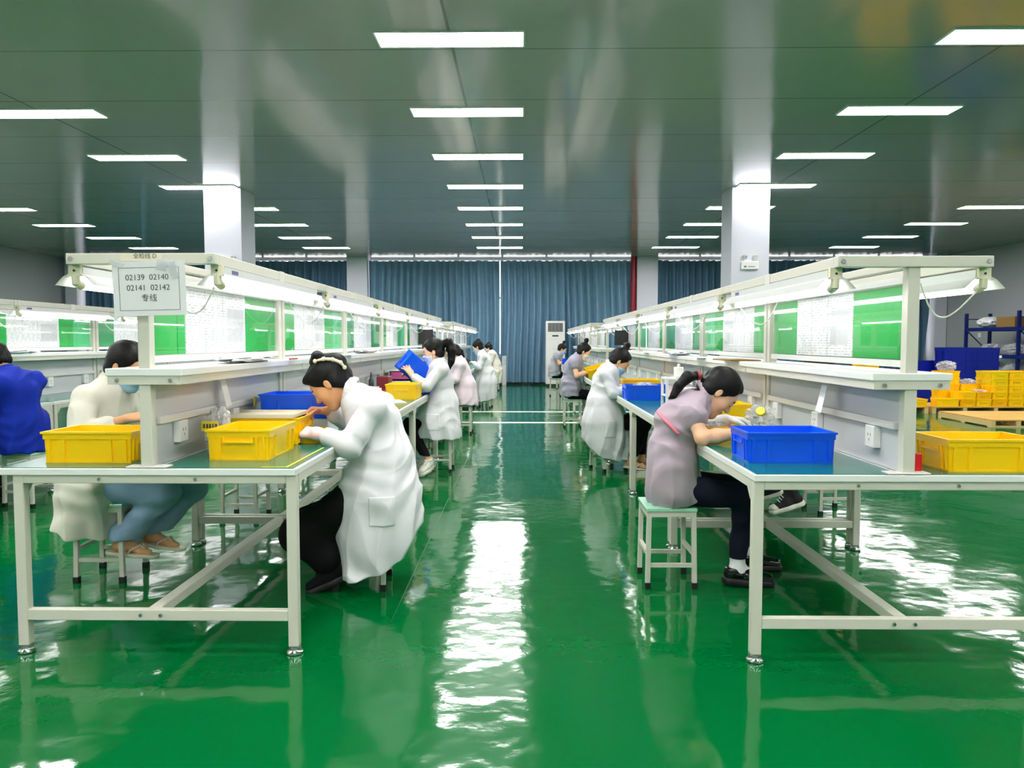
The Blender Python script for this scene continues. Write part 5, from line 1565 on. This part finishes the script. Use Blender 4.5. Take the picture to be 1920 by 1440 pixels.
blob('plastic_bag', (8.0, 14.60, PZ + 5 * .1235 + .012), (.16, .13, .085), 'bag', 'crumpled clear bag on top of the left yellow stack', 'plastic bag', 12, amp=.35)
blob('plastic_bag', (8.40, 14.60, PZ + 3 * .1235 + .012), (.13, .15, .045), 'bag', 'crumpled clear bag on the lower yellow stack right of the tall left one', 'plastic bag', 13, amp=.35)
blob('plastic_bag', (8.39, 14.2, PZ + 2 * .1235 + .012), (.10, .14, .02), 'bag', 'flat clear bag in the dip of the yellow stack', 'plastic bag', 14, amp=.35)
# blue bins
for ci, (x, y, n) in enumerate([(8.62, 16.6, 2), (9.25, 16.6, 4), (9.90, 16.75, 4), (8.95, 17.15, 3), (9.62, 17.25, 4), (10.55, 16.4, 2)]):
    for k in range(n):
        lv = ['bottom', 'second', 'third', 'fourth'][k] if k < n - 1 else 'topmost'
        tote('big', x, y, k * .292, 'dark blue bin, %s of the %s behind the yellow totes' % (lv, ('low left stack', 'tall middle stack', 'tall stack beside the rack', 'rear left stack', 'rear tall stack', 'low stack before the rack')[ci]), 0, 'dark blue bins in stacks', 'bin')
# blue storage rack along the right wall
rk = empty('storage_rack', (11.45, 17.9, 0)); tag(rk, 'dark blue steel storage rack with bags and cartons along the right wall', 'storage rack')
RD, RLEN = .60, 2.1
for k in (-1, 0, 1):
    for x in (0, RD):
        b = MB(); b.box(x - .035, x + .035, k * RLEN - .03, k * RLEN + .03, 0, 2.02); b.build('upright', 'rackblue', rk)
    b = MB(); b.box(.03, RD - .03, k * RLEN - .012, k * RLEN + .012, 1.86, 1.885); b.box(.03, RD - .03, k * RLEN - .012, k * RLEN + .012, 1.0, 1.025)
    b.tube([(.04, k * RLEN, 1.56), (RD - .04, k * RLEN, 1.06)], .014, 6); b.build('brace', 'rackblue', rk)
for z in (.30, .90, 1.56):
    for k in (-1, 0):
        for x in (0, RD):
            b = MB(); b.box(x - .025, x + .025, k * RLEN + .03, (k + 1) * RLEN - .03, z, z + .09); b.build('beam', 'rackblue', rk)
        b = MB(); b.box(.025, RD - .025, k * RLEN + .03, (k + 1) * RLEN - .03, z + .07, z + .092); b.build('deck', 'rackblue', rk)
b = MB(); b.box(-.029, -.026, .55, .80, .915, .975); b.build('shelf_label', 'plain', rk)
blob('plastic_bag', (11.75, 19.55, 1.653), (.24, .30, .13), 'plain', 'white sack on the top rack shelf', 'sack', 15, amp=.15)
for y, l in ((18.5, 'brown carton on the top rack shelf beside the middle upright'), (16.9, 'brown carton on the top rack shelf at the photo edge')):
    b = MB(); b.box(-.24, .24, -.35, .35, 0, .24); b.box(-.241, .241, -.03, .03, -.0 + .01, .241); o = b.build('carton', 'carton'); o.location = (11.75, y, 1.653); tag(o, l, 'carton', 'cartons on the rack')
for y, l, s in ((19.3, 'clear bag on the middle rack shelf near the far end', 16), (18.4, 'clear bag on the middle rack shelf by the middle upright', 17), (17.0, 'clear bag on the middle rack shelf at the photo edge', 18)):
    blob('plastic_bag', (11.72, y, .993), (.24, .34, .12), 'bag', l, 'plastic bag', s, amp=.3)
for y, l, s in ((19.2, 'large clear bag on the lowest rack shelf near the far end', 19), (18.3, 'large clear bag on the lowest rack shelf by the middle upright', 20)):
    blob('plastic_bag', (11.72, y, .393), (.25, .38, .20), 'bag', l, 'plastic bag', s, amp=.3)
b = MB(); b.box(RIGHT_X - .02, RIGHT_X - .001, 21.3, 21.42, 1.42, 1.54); tag(b.build('wall_switch', 'white', bevel=.004), 'small switch plate on the right wall by the corner', 'switch')
